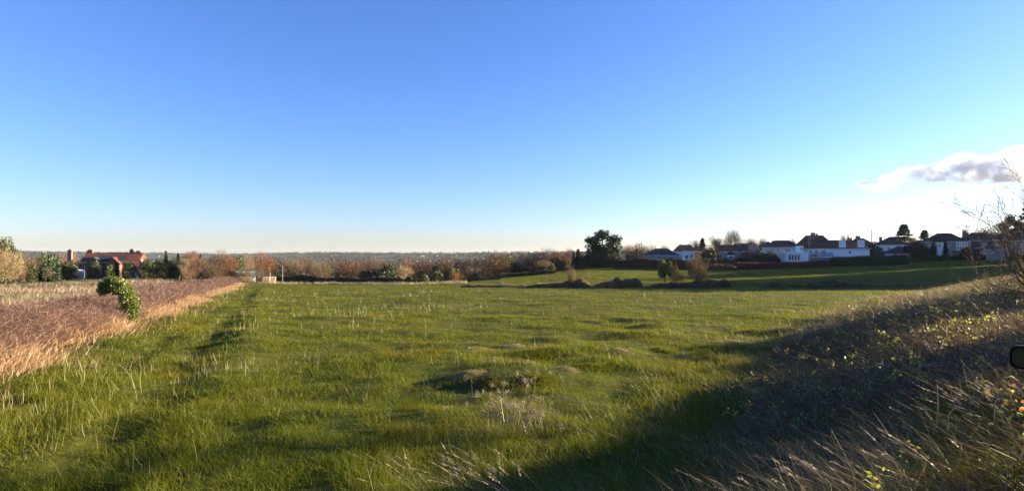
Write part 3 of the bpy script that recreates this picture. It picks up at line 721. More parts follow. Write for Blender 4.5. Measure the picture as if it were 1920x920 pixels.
GD = 'dark evergreens at the top of the second field'
DK = (.016, .024, .012)
for k_, px, top, y, w, c, lab in [
 ('conifer', 1084, 467, 205, 22, DK, 'leftmost dark conifer of the belt at the top of the second field'),
 ('conifer', 1076, 471, 207, 14, DK, 'small dark conifer at the left end of the belt'),
 ('conifer', 1103, 466, 205, 22, DK, 'dark conifer just left of the tall pine'),
 ('conifer', 1115, 459, 203, 20, DK, 'dark pointed conifer touching the left of the tall pine'),
 ('pine', 1131, 431, 200, 60, (.028, .042, .015), 'tall dark pine with clumped open crown above the second field'),
 ('conifer', 1157, 462, 202, 18, DK, 'dark conifer just right of the tall pine'),
 ('ever', 1100, 480, 200, 60, DK, 'low dark evergreen mass at the foot of the conifer belt'),
 ('ever', 1140, 478, 199, 50, DK, 'low dark evergreen mass under the tall pine')]:
    plant(k_, px, top, y, w, c, lab, GD, bark=(.04, .035, .03))

GE = 'trees among the houses on the right'
for k_, px, top, y, w, c, lab in [
 ('fan', 1178, 454, 235, 34, PK, 'bare tree just right of the tall pine'),
 ('copper', 1199, 453, 225, 36, (.16, .085, .04), 'rusty tree with dark top right of the tall pine'),
 ('brush', 1221, 457, 225, 30, RB, 'reddish bare tree left of the low dark bungalow'),
 ('brush', 1185, 470, 210, 34, (.08, .04, .03), 'low dark reddish thicket right of the dark conifers'),
 ('fan', 1246, 456, 250, 26, PK, 'bare tree with fine twigs above the low bungalow roof'),
 ('bare', 1288, 457, 260, 20, PK, 'small pink bare tree left of the white gable'),
 ('ever', 1277, 464, 215, 14, DK, 'dark evergreen between the bungalow and the white gable'),
 ('bare', 1306, 449, 235, 16, GB, 'thin bare tree beside the dark pointed evergreen'),
 ('conifer', 1317, 447, 225, 30, DK, 'dark pointed evergreen behind the orange roofed gable'),
 ('copper', 1333, 456, 218, 24, (.10, .07, .035), 'rounded brown tree right of the orange roofed gable'),
 ('poplar', 1343, 442, 245, 26, GB, 'tall thin bare tree leaning left of the big domed tree'),
 ('fan', 1374, 423, 250, 38, (.15, .11, .075), 'big domed bare tree towering over the brown roofed house'),
 ('fan', 1410, 441, 265, 26, GB, 'bare tree right of the big domed one'),
 ('fan', 1430, 441, 260, 26, (.11, .09, .06), 'bare tree with dark ivy base behind the slate roof'),
 ('round', 1429, 452, 255, 14, DK, 'dark ivy mass at the base of the bare tree behind the slate roof'),
 ('bare', 1483, 446, 240, 18, GB, 'small bare tree left of the brick chimney'),
 ('round', 1446, 469, 186, 22, (.02, .028, .013), 'dark round shrub in front of the cream house'),
 ('bush', 1400, 478, 190, 34, (.07, .05, .03), 'dark leafless thicket below the slate roof'),
 ('round', 1350, 482, 188, 44, (.035, .03, .02), 'dark shrubs below the brown roofed house'),
 ('round', 1250, 485, 190, 40, (.035, .022, .018), 'dark garden shrubs below the bungalow'),
 ('bare', 1581, 437, 260, 14, GB, 'small bare tree showing over the ridge of the white house'),
 ('copper', 1640, 470, 200, 30, (.06, .045, .025), 'dark brown shrubs right of the white house'),
 ('ever', 1628, 462, 215, 22, (.05, .035, .02), 'brown evergreen by the corner of the white house'),
 ('cedar', 1695, 420, 240, 74, (.035, .045, .02), 'layered cedar behind the hipped roof with slate lean to'),
 ('copper', 1712, 441, 225, 24, (.05, .04, .02), 'rounded dark tree right of the layered cedar'),
 ('cedar', 1734, 431, 235, 56, (.06, .055, .025), 'smaller cedar left of the white gabled house'),
 ('copper', 1728, 448, 215, 30, (.09, .055, .03), 'brownish tree between the lean to house and the gabled house'),
 ('ever', 1720, 468, 190, 32, (.03, .025, .015), 'dark garden evergreen left of the gabled house'),
 ('conifer', 1751, 451, 188, 18, DK, 'left one of two dark garden conifers before the gabled house'),
 ('conifer', 1773, 453, 188, 15, DK, 'right one of two dark garden conifers before the gabled house'),
 ('copper', 1838, 427, 245, 34, (.05, .045, .02), 'dark rounded tree rising behind the long grey house'),
 ('copper', 1862, 421, 240, 40, (.05, .045, .02), 'larger dark rounded tree behind the long grey house'),
 ('pine', 1897, 402, 225, 36, (.035, .045, .02), 'dark pine at the right edge above the long grey house'),
 ('copper', 1925, 425, 225, 40, (.05, .045, .02), 'dark tree cut by the right picture edge behind the houses'),
 ('brush', 1300, 449, 232, 30, (.11, .08, .055), 'bare tree behind the orange hipped roof'),
 ('brush', 1352, 446, 226, 32, (.10, .07, .045), 'dark bare tree at the left end of the brown roofed house'),
 ('brush', 1396, 446, 232, 32, (.12, .09, .06), 'bare tree over the right end of the brown roof'),
 ('brush', 1457, 449, 232, 30, (.09, .065, .045), 'bare tree between the single chimney house and the cream house'),
 ('round', 1333, 464, 190, 34, (.03, .028, .016), 'dark rounded shrub left of the brown roofed house'),
 ('round', 1424, 470, 188, 32, (.025, .025, .014), 'dark rounded shrub below the slate roof gable'),
 ('brush', 1400, 466, 190, 34, (.07, .05, .035), 'small dark bare tree before the slate roof'),
 ('round', 1638, 453, 204, 34, (.04, .03, .018), 'dark rounded tree right of the white house end wall'),
 ('brush', 1654, 450, 218, 30, (.07, .05, .035), 'dark bare tree left of the hipped roof with slate lean to'),
 ('round', 1718, 452, 196, 40, (.035, .03, .016), 'dark rounded tree right of the slate lean to'),
 ('brush', 1812, 437, 222, 34, (.07, .055, .035), 'dark bare tree between the gabled house and the brick house'),
 ('round', 1817, 462, 184, 26, (.03, .03, .015), 'dark garden shrub in front of the brick house'),
 ('brush', 1880, 432, 225, 50, (.06, .05, .03), 'dark bare tree behind the long grey house roof'),
 ]:
    plant(k_, px, top, y, w, c, lab, GE, bark=(.06, .05, .04))
# unseen tree belt added to shade the second field from the low sun
def plant_at(kind, x, y, h, w, color, label, group):
    a, b, w0 = KIT[kind][0]; r = empty(CN[kind], (x, y, Hf(x, y)), (x * 3.1) % 6.28); r.scale = (w / w0, w / w0, h)
    for nm, me in (('trunk', a), ('crown', b)):
        o = bpy.data.objects.new(nm, me); col.objects.link(o); o.parent = r; c = color if nm == 'crown' else BARKC; o.color = (*c, 1)
    tag(r, label, 'tree', group)
for n_, (x_, y_, h_, w_) in enumerate(((152, 128, 21, 16), (158, 140, 23, 16), (165, 152, 21, 16), (172, 171, 22, 14), (180, 181, 21, 16), (188, 194, 22, 16), (150, 116, 12, 10))):
    plant_at('round', x_, y_, h_, w_, (.05, .055, .02), ('nearest', 'second', 'third', 'fourth', 'fifth', 'farthest', 'smallest')[n_] + ' round tree of the unseen belt added for shade beyond the right picture edge', 'unseen tree belt added for shade beyond the right edge')
for n_, (x_, y_, h_, w_) in enumerate(((13.6, 10.4, 1.6, 3.0), (15.6, 12.2, 1.5, 2.6), (23.6, 20.8, 2.0, 3.6), (29.5, 27, 2.7, 4.4), (35.5, 33.5, 2.8, 4.4))):  # unseen bushes added to throw shade over the near field
    plant_at('round', x_, y_, h_, w_, (.07, .06, .02), ('nearest', 'second', 'third', 'fourth', 'farthest')[n_] + ' unseen low bush added for shade on the bank beyond the right picture edge', 'unseen low bushes added for shade beyond the right edge')

for n_, (x_, y_, h_, w_) in enumerate(((26.5, 24.5, 2.7, 4.2), (31, 28.5, 2.7, 4.2), (36, 34, 2.9, 4.4), (42, 40.5, 3.0, 4.6))):  # unseen sparse bushes added to let only broken sunlight through
    plant_at('bush', x_, y_, h_, w_ * .6, (.10, .08, .05), ('nearest', 'second', 'third', 'farthest')[n_] + ' unseen leafless thorn bush added for soft shade beyond the right picture edge', 'unseen thorn bushes added for soft shade beyond the right edge')

# small trees and shrubs of the broken bank between the two fields
KIT['twin'] = [leafy(91, [(-.24, 0, .68, .2, .2, .28), (.14, .02, .70, .26, .24, .30), (.16, 0, .48, .18, .16, .14)], 4200, .05, gap=.22, trunk_r=.03)]; CN['twin'] = 'evergreen_tree'
plant('twin', 1247, 489, 114, 30, (.09, .11, .012), 'small ivy clad tree with two dark stems on the broken bank', 'small trees on the broken bank', bark=(.05, .04, .03))
plant('bush', 1266, 492, 115, 13, (.15, .10, .06), 'thin leafless shrub touching the ivy clad tree on the broken bank', 'small trees on the broken bank')
plant('bush', 1308, 475, 114, 34, (.14, .095, .055), 'spreading leafless thorn tree on the broken bank', 'small trees on the broken bank')
plant('bush', 1072, 499, 112, 14, (.26, .17, .09), 'small straggly leafless shrub on the left mound of the broken bank', 'small trees on the broken bank')

# ------------------------------------------------------------------ far woods, one mass
def woods():
    P = []; rng = np.random.default_rng(5)
    def clump(x, y, h, w, n, rnd0):
        z = H(x, y, False); m = len(x)
        for k in range(n):
            v = unit(rng.normal(size=(m, 3))); v[:, 2] = np.abs(v[:, 2])
            p = np.stack([x, y, z], 1) + v * np.stack([w * .5, w * .5, h], 1) * .92 * rng.random((m, 1)) ** .6
            P.append(cards(p, np.clip(y * .0025, .5, 8) * (.6 + .8 * rng.random(m)), np.clip(rnd0 + rng.normal(0, .12, m), 0, 1), rng=rng))
    # valley wood behind the first trees
    x, y = scatter(1150, 190, 520, -.50, .14, 0.5, rng); k = H(x, y, False) < -9; x, y = x[k], y[k]
    clump(x, y, 8.5 + 4.5 * rng.random(len(x)), 11 + 5 * rng.random(len(x)), 380, rng.random(len(x)))
    x, y = scatter(700, 170, 420, -1.25, -.42, 0.6, rng); k = (np.abs(x / y + .74) > .09) | (y > 250); x, y = x[k], y[k]
    clump(x, y, 6 + 4 * rng.random(len(x)), 9 + 4 * rng.random(len(x)), 230, rng.random(len(x)))
    x, y = scatter(1900, 500, 2300, -1.3, .9, 0.7, rng); k = fbm(x, y, 260, 21, 3) < .58; x, y = x[k], y[k]
    clump(x, y, 10 + 6 * rng.random(len(x)), 16 + 12 * rng.random(len(x)), 80, rng.random(len(x)) * .8)
    x, y = scatter(3600, 2200, 5000, -1.2, .9, 0.6, rng); k = (fbm(x, y, 500, 23, 3) < .60); x, y = x[k], y[k]
    clump(x, y, 10 + 8 * rng.random(len(x)), 40 + 30 * rng.random(len(x)), 36, rng.random(len(x)) * .5)
    return P
mw = blade_mat('woodland', [(0, (.020, .024, .012)), (.3, (.05, .038, .024)), (.6, (.095, .058, .036)), (.85, (.14, .08, .042)), (1, (.17, .11, .06))], transl=.1, gloss=0)
o = build('woodland', woods(), mw); tag(o, 'brown winter woodland filling the valley and the far hills', 'woodland', kind='stuff')

# ------------------------------------------------------------------ buildings
def box(x0, x1, y0, y1, z0, z1):
    v = [(x0, y0, z0), (x1, y0, z0), (x1, y1, z0), (x0, y1, z0), (x0, y0, z1), (x1, y0, z1), (x1, y1, z1), (x0, y1, z1)]
    f = [(0, 3, 2, 1), (4, 5, 6, 7), (0, 1, 5, 4), (1, 2, 6, 5), (2, 3, 7, 6), (3, 0, 4, 7)]
    return v, f
def boxes(name, bl, mat, parent):
    V, Fc = [], []
    for b in bl:
        v, f = box(*b) if not isinstance(b, tuple) or len(b) == 6 else b
        o_ = len(V); V += v; Fc += [tuple(i + o_ for i in q) for q in f]
    return link(name, make_mesh(name, V, Fc), mat, parent)
def poly(name, V, Fc, mat, parent): return link(name, make_mesh(name, V, Fc), mat, parent)

def roof_mesh(kind, x0, x1, y0, y1, z, rh, ov=.45, th=.16):
    x0 -= ov; x1 += ov; y0 -= ov; y1 += ov; W = x1 - x0; D = y1 - y0
    if kind == 'hip':
        if W >= D: r0 = (x0 + D * .5, (y0 + y1) / 2, z + rh); r1 = (x1 - D * .5, (y0 + y1) / 2, z + rh)
        else: r0 = ((x0 + x1) / 2, y0 + W * .5, z + rh); r1 = ((x0 + x1) / 2, y1 - W * .5, z + rh)
    elif kind == 'gable': r0 = (x0, (y0 + y1) / 2, z + rh); r1 = (x1, (y0 + y1) / 2, z + rh)
    elif kind == 'front': r0 = ((x0 + x1) / 2, y0, z + rh); r1 = ((x0 + x1) / 2, y1, z + rh)
    e = [(x0, y0, z), (x1, y0, z), (x1, y1, z), (x0, y1, z)]; lo = [(a, b, c - th) for a, b, c in e]
    V = e + lo + [r0, r1]
    if kind == 'front' or (kind == 'hip' and W < D): Fc = [(0, 1, 8), (1, 2, 9, 8), (2, 3, 9), (3, 0, 8, 9)]
    else: Fc = [(0, 1, 9, 8), (1, 2, 9), (2, 3, 8, 9), (3, 0, 8)]
    Fc += [(0, 4, 5, 1), (1, 5, 6, 2), (2, 6, 7, 3), (3, 7, 4, 0), (4, 7, 6, 5)]
    return V, Fc

def window(parent, x, z, w, h, y=0.0, bars=1, frame=None):
    """a window on the front (-y) face"""
    fr = frame or M['white_paint']; t = .07; bl = [(x, x + w, y - .06, y + .02, z, z + t), (x, x + w, y - .06, y + .02, z + h - t, z + h), (x, x + t, y - .06, y + .02, z + t, z + h - t), (x + w - t, x + w, y - .06, y + .02, z + t, z + h - t)]
    for k in range(bars):
        bx_ = x + w * (k + 1) / (bars + 1); bl.append((bx_ - .03, bx_ + .03, y - .05, y + .02, z + t, z + h - t))
    f = boxes('window', bl, fr, parent)
    boxes('pane', [(x + t, x + w - t, y - .025, y + .005, z + t, z + h - t)], M['glass'], f)
    boxes('sill', [(x - .06, x + w + .06, y - .14, y + .0, z - .07, z - .002)], fr, f)

def house(px, base_row, y, w, dp, eave, rh, kind, wallm, roofm, label, rz=None, windows=(), chims=(), door=None, group='houses along the top of the second field', name='house', extra=None, z=None, fascia=True):
    x = at(px, y); zb = zrow(base_row, y) if z is None else z
    root = empty(name, (x, y, zb), -math.atan((px - 960) / F) if rz is None else rz); tag(root, label, 'house', group)
    boxes('wall', [(-w / 2, w / 2, 0, dp, -2.5, eave)], wallm, root)
    V, Fc = roof_mesh(kind, -w / 2, w / 2, 0, dp, eave + .17, rh)
    roof = poly('roof', V, Fc, roofm, root)
    if kind in ('gable', 'front'):
        if kind == 'gable': gv = [(s * w / 2 * .999, a, b) for s in (-1, 1) for a, b in ((0.01, eave), (dp - .01, eave), (dp / 2, eave + rh * .93))]
        else: gv = [(a, s, b) for s in (0.004, dp - .004) for a, b in ((-w / 2, eave), (w / 2, eave), (0, eave + rh * .93))]
        poly('gable', gv, [(0, 1, 2), (3, 4, 5), (0, 1, 4, 3)], wallm, root)
    if fascia: boxes('gutter', [(-w / 2 - .47, w / 2 + .47, -.55, -.455, eave + .02, eave + .16)], M['white_paint'], roof)
    for cx, cyy, cw, ct, cm in chims:
        c = boxes('chimney', [(cx - cw / 2, cx + cw / 2, cyy - .35, cyy + .35, eave * .9, ct), (cx - cw / 2 - .08, cx + cw / 2 + .08, cyy - .43, cyy + .43, ct + .002, ct + .16)], cm, roof)
        n_ = max(1, int(cw / .45))
        for k in range(n_):
            V_, F_ = [], []; xx = cx - cw / 2 + cw * (k + .5) / n_; b_ = 0
            for zz, rr in ((ct + .163, .13), (ct + .55, .10)):
                for s in range(8): V_.append((xx + rr * math.cos(s * .785), cyy + rr * math.sin(s * .785), zz))
            F_ += [(b_ + s, b_ + (s + 1) % 8, b_ + 8 + (s + 1) % 8, b_ + 8 + s) for s in range(8)] + [tuple(b_ + 8 + s for s in range(8))]
            poly('chimney_pot', V_, F_, M['brick'], c)
    for q in windows: window(root, *q[:4], bars=q[4] if len(q) > 4 else 1)
    if door:
        d_ = boxes('door', [(door[0], door[0] + .95, -.05, .0, 0.02, 2.08)], M['lead'], root); boxes('handle', [(door[0] + .78, door[0] + .84, -.10, -.052, .98, 1.1)], M['white_paint'], d_)
    if extra: extra(root)
    return root

W_, C_, G_ = M['white_render'], M['cream_render'], M['grey_render']
# 1 the big white house with its conservatory
def conserv(root):
    c = empty('conservatory', (0, 0, 0)); c.parent = root
    x0, x1, yf, hz = -6.9, .1, -3.2, 2.1
    bl = [(x0, x1, yf, yf + .08, 0, .55), (x0, x0 + .1, yf + .083, 0, 0, .55), (x1 - .1, x1, yf + .083, -.003, 0, .55)]
    for k in range(13):
        xx = x0 + (x1 - x0 - .1) * k / 12; bl.append((xx, xx + .1, yf - .003, yf + .077, .553, hz))
    bl.append((x0 - .05, x1 + .05, yf - .06, yf + .1, hz + .003, hz + .16))
    for s_ in (x0, x1 - .1):
        for k in range(1, 5): bl.append((s_, s_ + .1, yf + k * .7, yf + k * .7 + .08, .553, hz))
        bl.append((s_, s_ + .1, yf + .103, -.003, hz + .003, hz + .15))
    f = boxes('frame', bl, M['white_paint'], c)
    boxes('pane', [(x0 + .1, x1 - .1, yf + .03, yf + .045, .56, hz - .01)], M['glass'], c)
    m, nt, out = new_mat('roof_glass'); p = N(nt, 'ShaderNodeBsdfPrincipled', Roughness=.12); p.inputs['Base Color'].default_value = (.12, .20, .30, 1); p.inputs['Specular IOR Level'].default_value = .7; nt.links.new(p.outputs[0], out.inputs[0])
    zt = 3.7
    poly('glass_roof', [(x0 + 2.9, yf, hz + .17), (x1 + .05, yf, hz + .17), (x1 + .05, -.01, zt), (x0 + 1.5, -.01, zt), (x0 + 1.5, yf, zt - .25), (x0, yf, hz + .17), (x0, -.01, hz + .17)],
         [(0, 1, 2, 3, 4), (5, 4, 3, 6)], m, c)
    rb = []
    for k in range(8):
        xx = x0 + 3 + (x1 - x0 - 3) * k / 7; rb.append(k)
    V_, F_ = [], []
    def bar(p, q, r=.045):
        v, f_, _ = prisms(np.array([p]), np.array([q]), np.array([r]), np.array([r]), 4); o_ = len(V_)
        V_.extend(v.tolist()); F_.extend([tuple(int(i) + o_ for i in w_) for w_ in f_])
    for k in range(8):
        xx = x0 + 3 + (x1 - x0 - 3) * k / 7; bar((xx, yf, hz + .2), (xx, -.02, zt + .03))
    for a_, b_ in (((x0, yf - .02, hz + .18), (x0 + 1.5, yf - .02, zt - .22)), ((x0 + 1.5, yf - .02, zt - .22), (x0 + 2.95, yf - .02, hz + .18)), ((x0 + 1.5, yf, zt - .2), (x0 + 1.5, 0, zt + .02)), ((x0 + .75, yf - .02, hz + .18), (x0 + .75, yf - .02, hz + .85)), ((x0 + 1.5, yf - .02, hz + .18), (x0 + 1.5, yf - .02, zt - .3)), ((x0 + 2.25, yf - .02, hz + .18), (x0 + 2.25, yf - .02, hz + .85))): bar(a_, b_, .06)
    poly('glazing_bar', V_, F_, M['white_paint'], c)
def white_house(root):
    conserv(root)
    boxes('downpipe', [(-.62, -.50, -.12, -.005, 0, 5.0)], M['lead'], root)
    for cx in (3.1, 8.6):
        c = boxes('chimney', [(cx - .95, cx + .95, -.30, .6, 5.35, 7.75), (cx - 1.02, cx + 1.02, -.37, .67, 7.753, 7.9)], W_, root)
    V, Fc = roof_mesh('hip', -11, 2.2, 6.2, 14, 5.35, 4.6)
    r2 = poly('rear_roof', V, Fc, M['brown_tiles'], root)
    boxes('rear_wall', [(-11, 2.2, 9.503, 14, -2, 5.18)], W_, root)
    boxes('chimney', [(-5.6, -4.2, 9, 9.8, 8.6, 10.9), (-4.0, -3.3, 9, 9.8, 8.6, 10.5)], M['brick'], r2)
house(1560, 493.5, 192, 22, 9.5, 4.9, 3.0, 'hip', W_, M['brown_tiles'], 'long white rendered house with brown hipped roof, two white chimneys and a conservatory', rz=-math.atan(600 / F) + .12,
      windows=[(-9.9, 3.3, 1.2, 1.1, 1), (-6.9, 3.35, .8, .95, 0), (-5.2, 3.1, 1.0, 1.4, 1), (-3.3, 3.3, 1.6, 1.1, 2), (-10.2, .3, 2.0, 2.0, 3), (4.9, 3.3, .8, .9, 0), (5.0, .9, .9, .7, 1), (7.6, .9, .9, .7, 1)], extra=white_house, chims=((6.0, 4.8, 1.3, 8.6, M['brick']),))
# 2 flat roofed white wing and cream house left of it
def flatwing(root):
    boxes('wing', [(1.0, 8.0, -4, -.003, -2, 2.75)], W_, root); boxes('wing_roof', [(.7, 8.3, -4.3, -.003, 2.753, 3.05)], M['white_paint'], root)
    for x_ in (2.0, 2.9, 3.8, 4.7): window(root, x_, .35, .75, 1.9, y=-4, bars=0)
    boxes('bay', [(4.2, 6.6, -1.0, -.003, 3.053, 5.2)], W_, root); window(root, 5.7, 3.6, .7, 1.3, y=-1.0, bars=0)
    boxes('chimney', [(8.2, 9.1, 3, 3.9, 4.5, 8.9)], M['brick'], root)
house(1466, 489, 195, 12.5, 8, 4.6, 2.5, 'hip', C_, M['brown_tiles'], 'cream house with dark hipped roof and a flat roofed white wing', windows=[(-3.5, 3.1, 1.1, 1.2, 1), (-1.6, 3.1, .9, 1.2, 1), (1.0, 3.1, 1.7, 1.2, 2)], extra=flatwing)
house(1440, 489, 208, 9.5, 9, 4.1, 3.0, 'hip', G_, M['brown_tiles'], 'dark roofed house with single chimney behind the dark round shrub', chims=((1.6, 4.3, .6, 7.3, M['brick']),), windows=[(-3.8, 1, 1.2, 1.2, 1), (2.5, 2.4, 1.2, 1.1, 1)])
house(1408, 489, 204, 7.2, 7.5, 3.4, 2.9, 'gable', G_, M['slate'], 'low slate roofed house with pale gable end', rz=.1, windows=[(1.2, 1.3, 1.2, 1.2, 1), (-2.4, 1.3, 1.2, 1.2, 1)], chims=((2.4, 3.7, .6, 6.6, M['brick']),))
def dorm(root):
    boxes('dormer', [(-1.6, .9, -2.6, -.003, -.5, 2.0)], W_, root); V, Fc = roof_mesh('front', -1.6, .9, -2.6, 0.4, 2.1, 1.3, .25)
    poly('porch_roof', V, Fc, M['slate'], root); window(root, -1.0, .5, 1.3, 1.1, y=-2.6, bars=1)
    poly('dormer_gable', [(-1.6, -2.597, 2.0), (.9, -2.597, 2.0), (-.35, -2.597, 3.2)], [(0, 1, 2)], W_, root)
house(1372, 488, 205, 10.5, 7.5, 3.0, 2.6, 'gable', G_, M['red_tiles'], 'house with long reddish brown roof and a small white gabled porch', windows=[(-4.6, .8, 1.3, 1.2, 1), (2.2, 1.0, 1.6, 1.1, 2)], extra=dorm)
house(1292, 490, 212, 4.8, 7, 3.9, 2.3, 'front', W_, M['orange_tiles'], 'small white gabled house with orange tiled roof', windows=[(-1.7, 1.0, 1.2, 1.4, 1), (.4, 1.4, 1.2, 1.3, 1)], rz=.2)
house(1306, 489, 220, 6, 7, 3.4, 2.7, 'hip', M['brick'], M['orange_tiles'], 'brick house with sunlit orange hipped roof behind the white gable', windows=[(-2, 1.2, 1.2, 1.2, 1)])
house(1240, 489, 208, 12.5, 8, 1.9, 2.6, 'hip', G_, M['slate'], 'low bungalow with dark slate roof right of the bare trees', windows=[(-5, .6, 1.4, 1.1, 2), (-1.5, .6, 1.4, 1.1, 2), (2.5, .6, 1.6, 1.1, 2)])
# right group
house(1612, 488, 214, 11.5, 9, 5.2, 3.2, 'hip', M['brick'], M['brown_tiles'], 'brick house with brown hipped roof showing behind the right end of the white house', windows=[(3.2, 3.0, 1.2, 1.1, 1)], chims=((-.6, 4.4, 1.6, 9.2, M['brick']),))
def leanto(root):
    boxes('side_wing', [(-1.6, 7.4, -3.2, -.003, -1, 1.9)], W_, root)
    poly('side_wing_roof', [(-3.0, -3.6, 1.95), (8.2, -3.6, 1.95), (8.2, 0, 2.9), (2.2, 0, 4.6), (-3.0, -3.6, 1.8), (8.2, -3.6, 1.8), (8.2, .3, 2.7)], [(0, 1, 2, 3), (4, 5, 1, 0), (5, 6, 2, 1), (0, 3, 6, 4)], M['slate'], root)
    for x_ in (.4, 2.6): window(root, x_, .5, 1.5, 1.2, y=-3.2, bars=2)
house(1671, 485, 200, 10, 9, 4.8, 3.0, 'hip', W_, M['brown_tiles'], 'white walled house with dark hipped roof and a long slate lean to', windows=[(-3.6, 3.0, 1.1, 1.1, 1), (-1.2, 3.1, 1.0, 1.0, 1)], extra=leanto, chims=((-3.2, 4.4, .9, 7.7, M['brick']),))
def semi(root):
    boxes('gable_bay', [(-2.9, -.1, -1.0, -.003, -1, 5.2)], W_, root); V, Fc = roof_mesh('front', -2.9, -.1, -1.0, 2.5, 5.3, 1.9, .3)
    poly('gable_bay_roof', V, Fc, M['brown_tiles'], root); poly('gable_front', [(-2.9, -1.02, 5.2), (-.1, -1.02, 5.2), (-1.5, -1.02, 7.0)], [(0, 1, 2)], M['white_paint'], root)
    window(root, -2.3, 3.4, 1.6, 1.3, y=-1.0, bars=2)
    boxes('bay', [(3.3, 6.3, -.9, -.003, 2.3, 5.0)], M['white_paint'], root)
    for k in range(4): window(root, 3.45 + k * .7, 3.85, .6, 1.0, y=-.9, bars=0)
    for k in range(4): boxes('bay_panel', [(3.5 + k * .7, 3.98 + k * .7, -.93, -.902, 2.55, 3.55)], G_, root)
    boxes('brick_front', [(2.2, 7.6, -.35, -.003, -1.5, 2.2)], M['brick'], root)
house(1770, 482, 192, 12.5, 9, 5.2, 3.0, 'hip', G_, M['brown_tiles'], 'grey house with white gable, white bay window and brown hipped roof', windows=[(-5.6, 3.2, 1.8, 1.3, 2), (-5.4, .6, 1.8, 1.3, 2), (.6, 3.2, 1.0, 1.2, 1)], extra=semi, chims=((5.6, 4.5, 1.2, 8.9, M['brick']),))
def bay2(root):
    boxes('bay', [(-5.4, -2.5, -.8, -.003, 2.9, 5.1)], M['white_paint'], root)
    for k in range(4): window(root, -5.3 + k * .7, 3.2, .6, 1.6, y=-.8, bars=0)
    boxes('canopy', [(-5.2, 1.2, -1.6, -.003, 2.55, 2.7)], M['white_paint'], root)
house(1838, 480, 190, 13, 9, 5.2, 2.8, 'hip', M['brick'], M['brown_tiles'], 'brick house with white framed bay left of the long grey house', windows=[(.2, 3.2, 1.6, 1.3, 2), (3.6, 3.2, 1.6, 1.3, 2), (.2, .6, 1.9, 1.4, 2)], extra=bay2, chims=((-3.6, 4.6, 1.1, 8.0, M['brick']),))
house(1900, 480, 186, 12.5, 9, 5.0, 2.9, 'hip', G_, M['brown_tiles'], 'long grey house half hidden by the roadside tree', windows=[(-5.4, 3.0, 2.0, 1.4, 3), (-2.2, 3.1, 1.4, 1.2, 1), (1.6, 3.0, 2.0, 1.4, 3), (-5.4, .5, 2.2, 1.5, 3), (1.6, .5, 2.2, 1.5, 3)])
o = house(1866, 481, 176, 4.6, 4, 2.1, .9, 'gable', G_, M['slate'], 'low grey garage in front of the long grey house', windows=[(-1.8, .7, 1.2, .9, 1)], name='garage'); o['category'] = 'garage'
# left manor
def manor(root):
    for (cx, cy2, w_, z0, ct) in ((-11.2, 1, 1.1, 0, 9.0), (-7.0, 4, 1.5, 6, 9.0), (4.6, 4, 1.2, 6, 9.2), (6.4, 4, 1.7, 6, 8.6)):
        c = boxes('chimney', [(cx - w_ / 2, cx + w_ / 2, cy2, cy2 + 1, z0, ct - .5), (cx - w_ / 2 - .12, cx + w_ / 2 + .12, cy2 - .12, cy2 + 1.12, ct - .497, ct - .25), (cx - w_ * .35, cx + w_ * .35, cy2 + .2, cy2 + .8, ct - .247, ct + .15)], M['brick'], root)
    for (gx_, wz) in ((-3.5, 4.0), (1.6, 3.6)):
        boxes('front_gable', [(gx_ - wz / 2, gx_ + wz / 2, -2.2, -.003, -2, 4.4)], M['brick'], root); V, Fc = roof_mesh('front', gx_ - wz / 2, gx_ + wz / 2, -2.2, 4, 4.55, 2.2, .3)
        poly('front_gable_roof', V, Fc, M['slate'] if gx_ < 0 else M['red_tiles'], root); poly('gable_wall', [(gx_ - wz / 2, -2.21, 4.4), (gx_ + wz / 2, -2.21, 4.4), (gx_, -2.21, 6.5)], [(0, 1, 2)], M['brick'], root)
        window(root, gx_ - .8, 2.2, 1.6, 1.4, y=-2.2, bars=2)
    boxes('side_wing', [(-13.5, -9.0, -1, 5, -2, 2.6)], W_, root); V, Fc = roof_mesh('hip', -13.5, -9, -1, 5, 2.75, 2.6, .4); poly('side_wing_roof', V, Fc, M['red_tiles'], root)
    poly('solar_roof', [(-5, -.5, 5.72), (4, -.5, 5.72), (4, 1.8, 7.25), (-4.2, 1.8, 7.25)], [(0, 1, 2, 3)], M['slate'], root)
house(206, 522, 176, 15, 9, 5.0, 3.0, 'gable', M['brick'], M['red_tiles'], 'red brick manor with long red tiled roof and tall brick chimneys', windows=[(-6.8, 2.6, 1.4, 1.3, 2), (4.0, 2.6, 1.4, 1.3, 2), (5.8, .6, 1.2, 1.3, 1)], extra=manor, group='brick manor buildings on the left', rz=.28)
house(257, 522, 166, 4.4, 5, 2.8, 2.9, 'hip', W_, M['red_tiles'], 'small white walled wing with steep red hipped roof right of the manor', windows=[(.2, 1.2, 1.0, 1.0, 1)], group='brick manor buildings on the left', rz=.35, z=-7.5, chims=((.6, 2.5, .35, 5.6, M['white_paint']),))
# low pale building behind the hedge end
o = house(463, 520, 158, 4.6, 4, 1.6, .6, 'gable', W_, M['slate'], 'low white building half hidden by the grey thicket near the shed', windows=[(-1.5, .4, 1, .8, 1)], group='outbuildings at the field corner', name='outbuilding'); o['category'] = 'outbuilding'
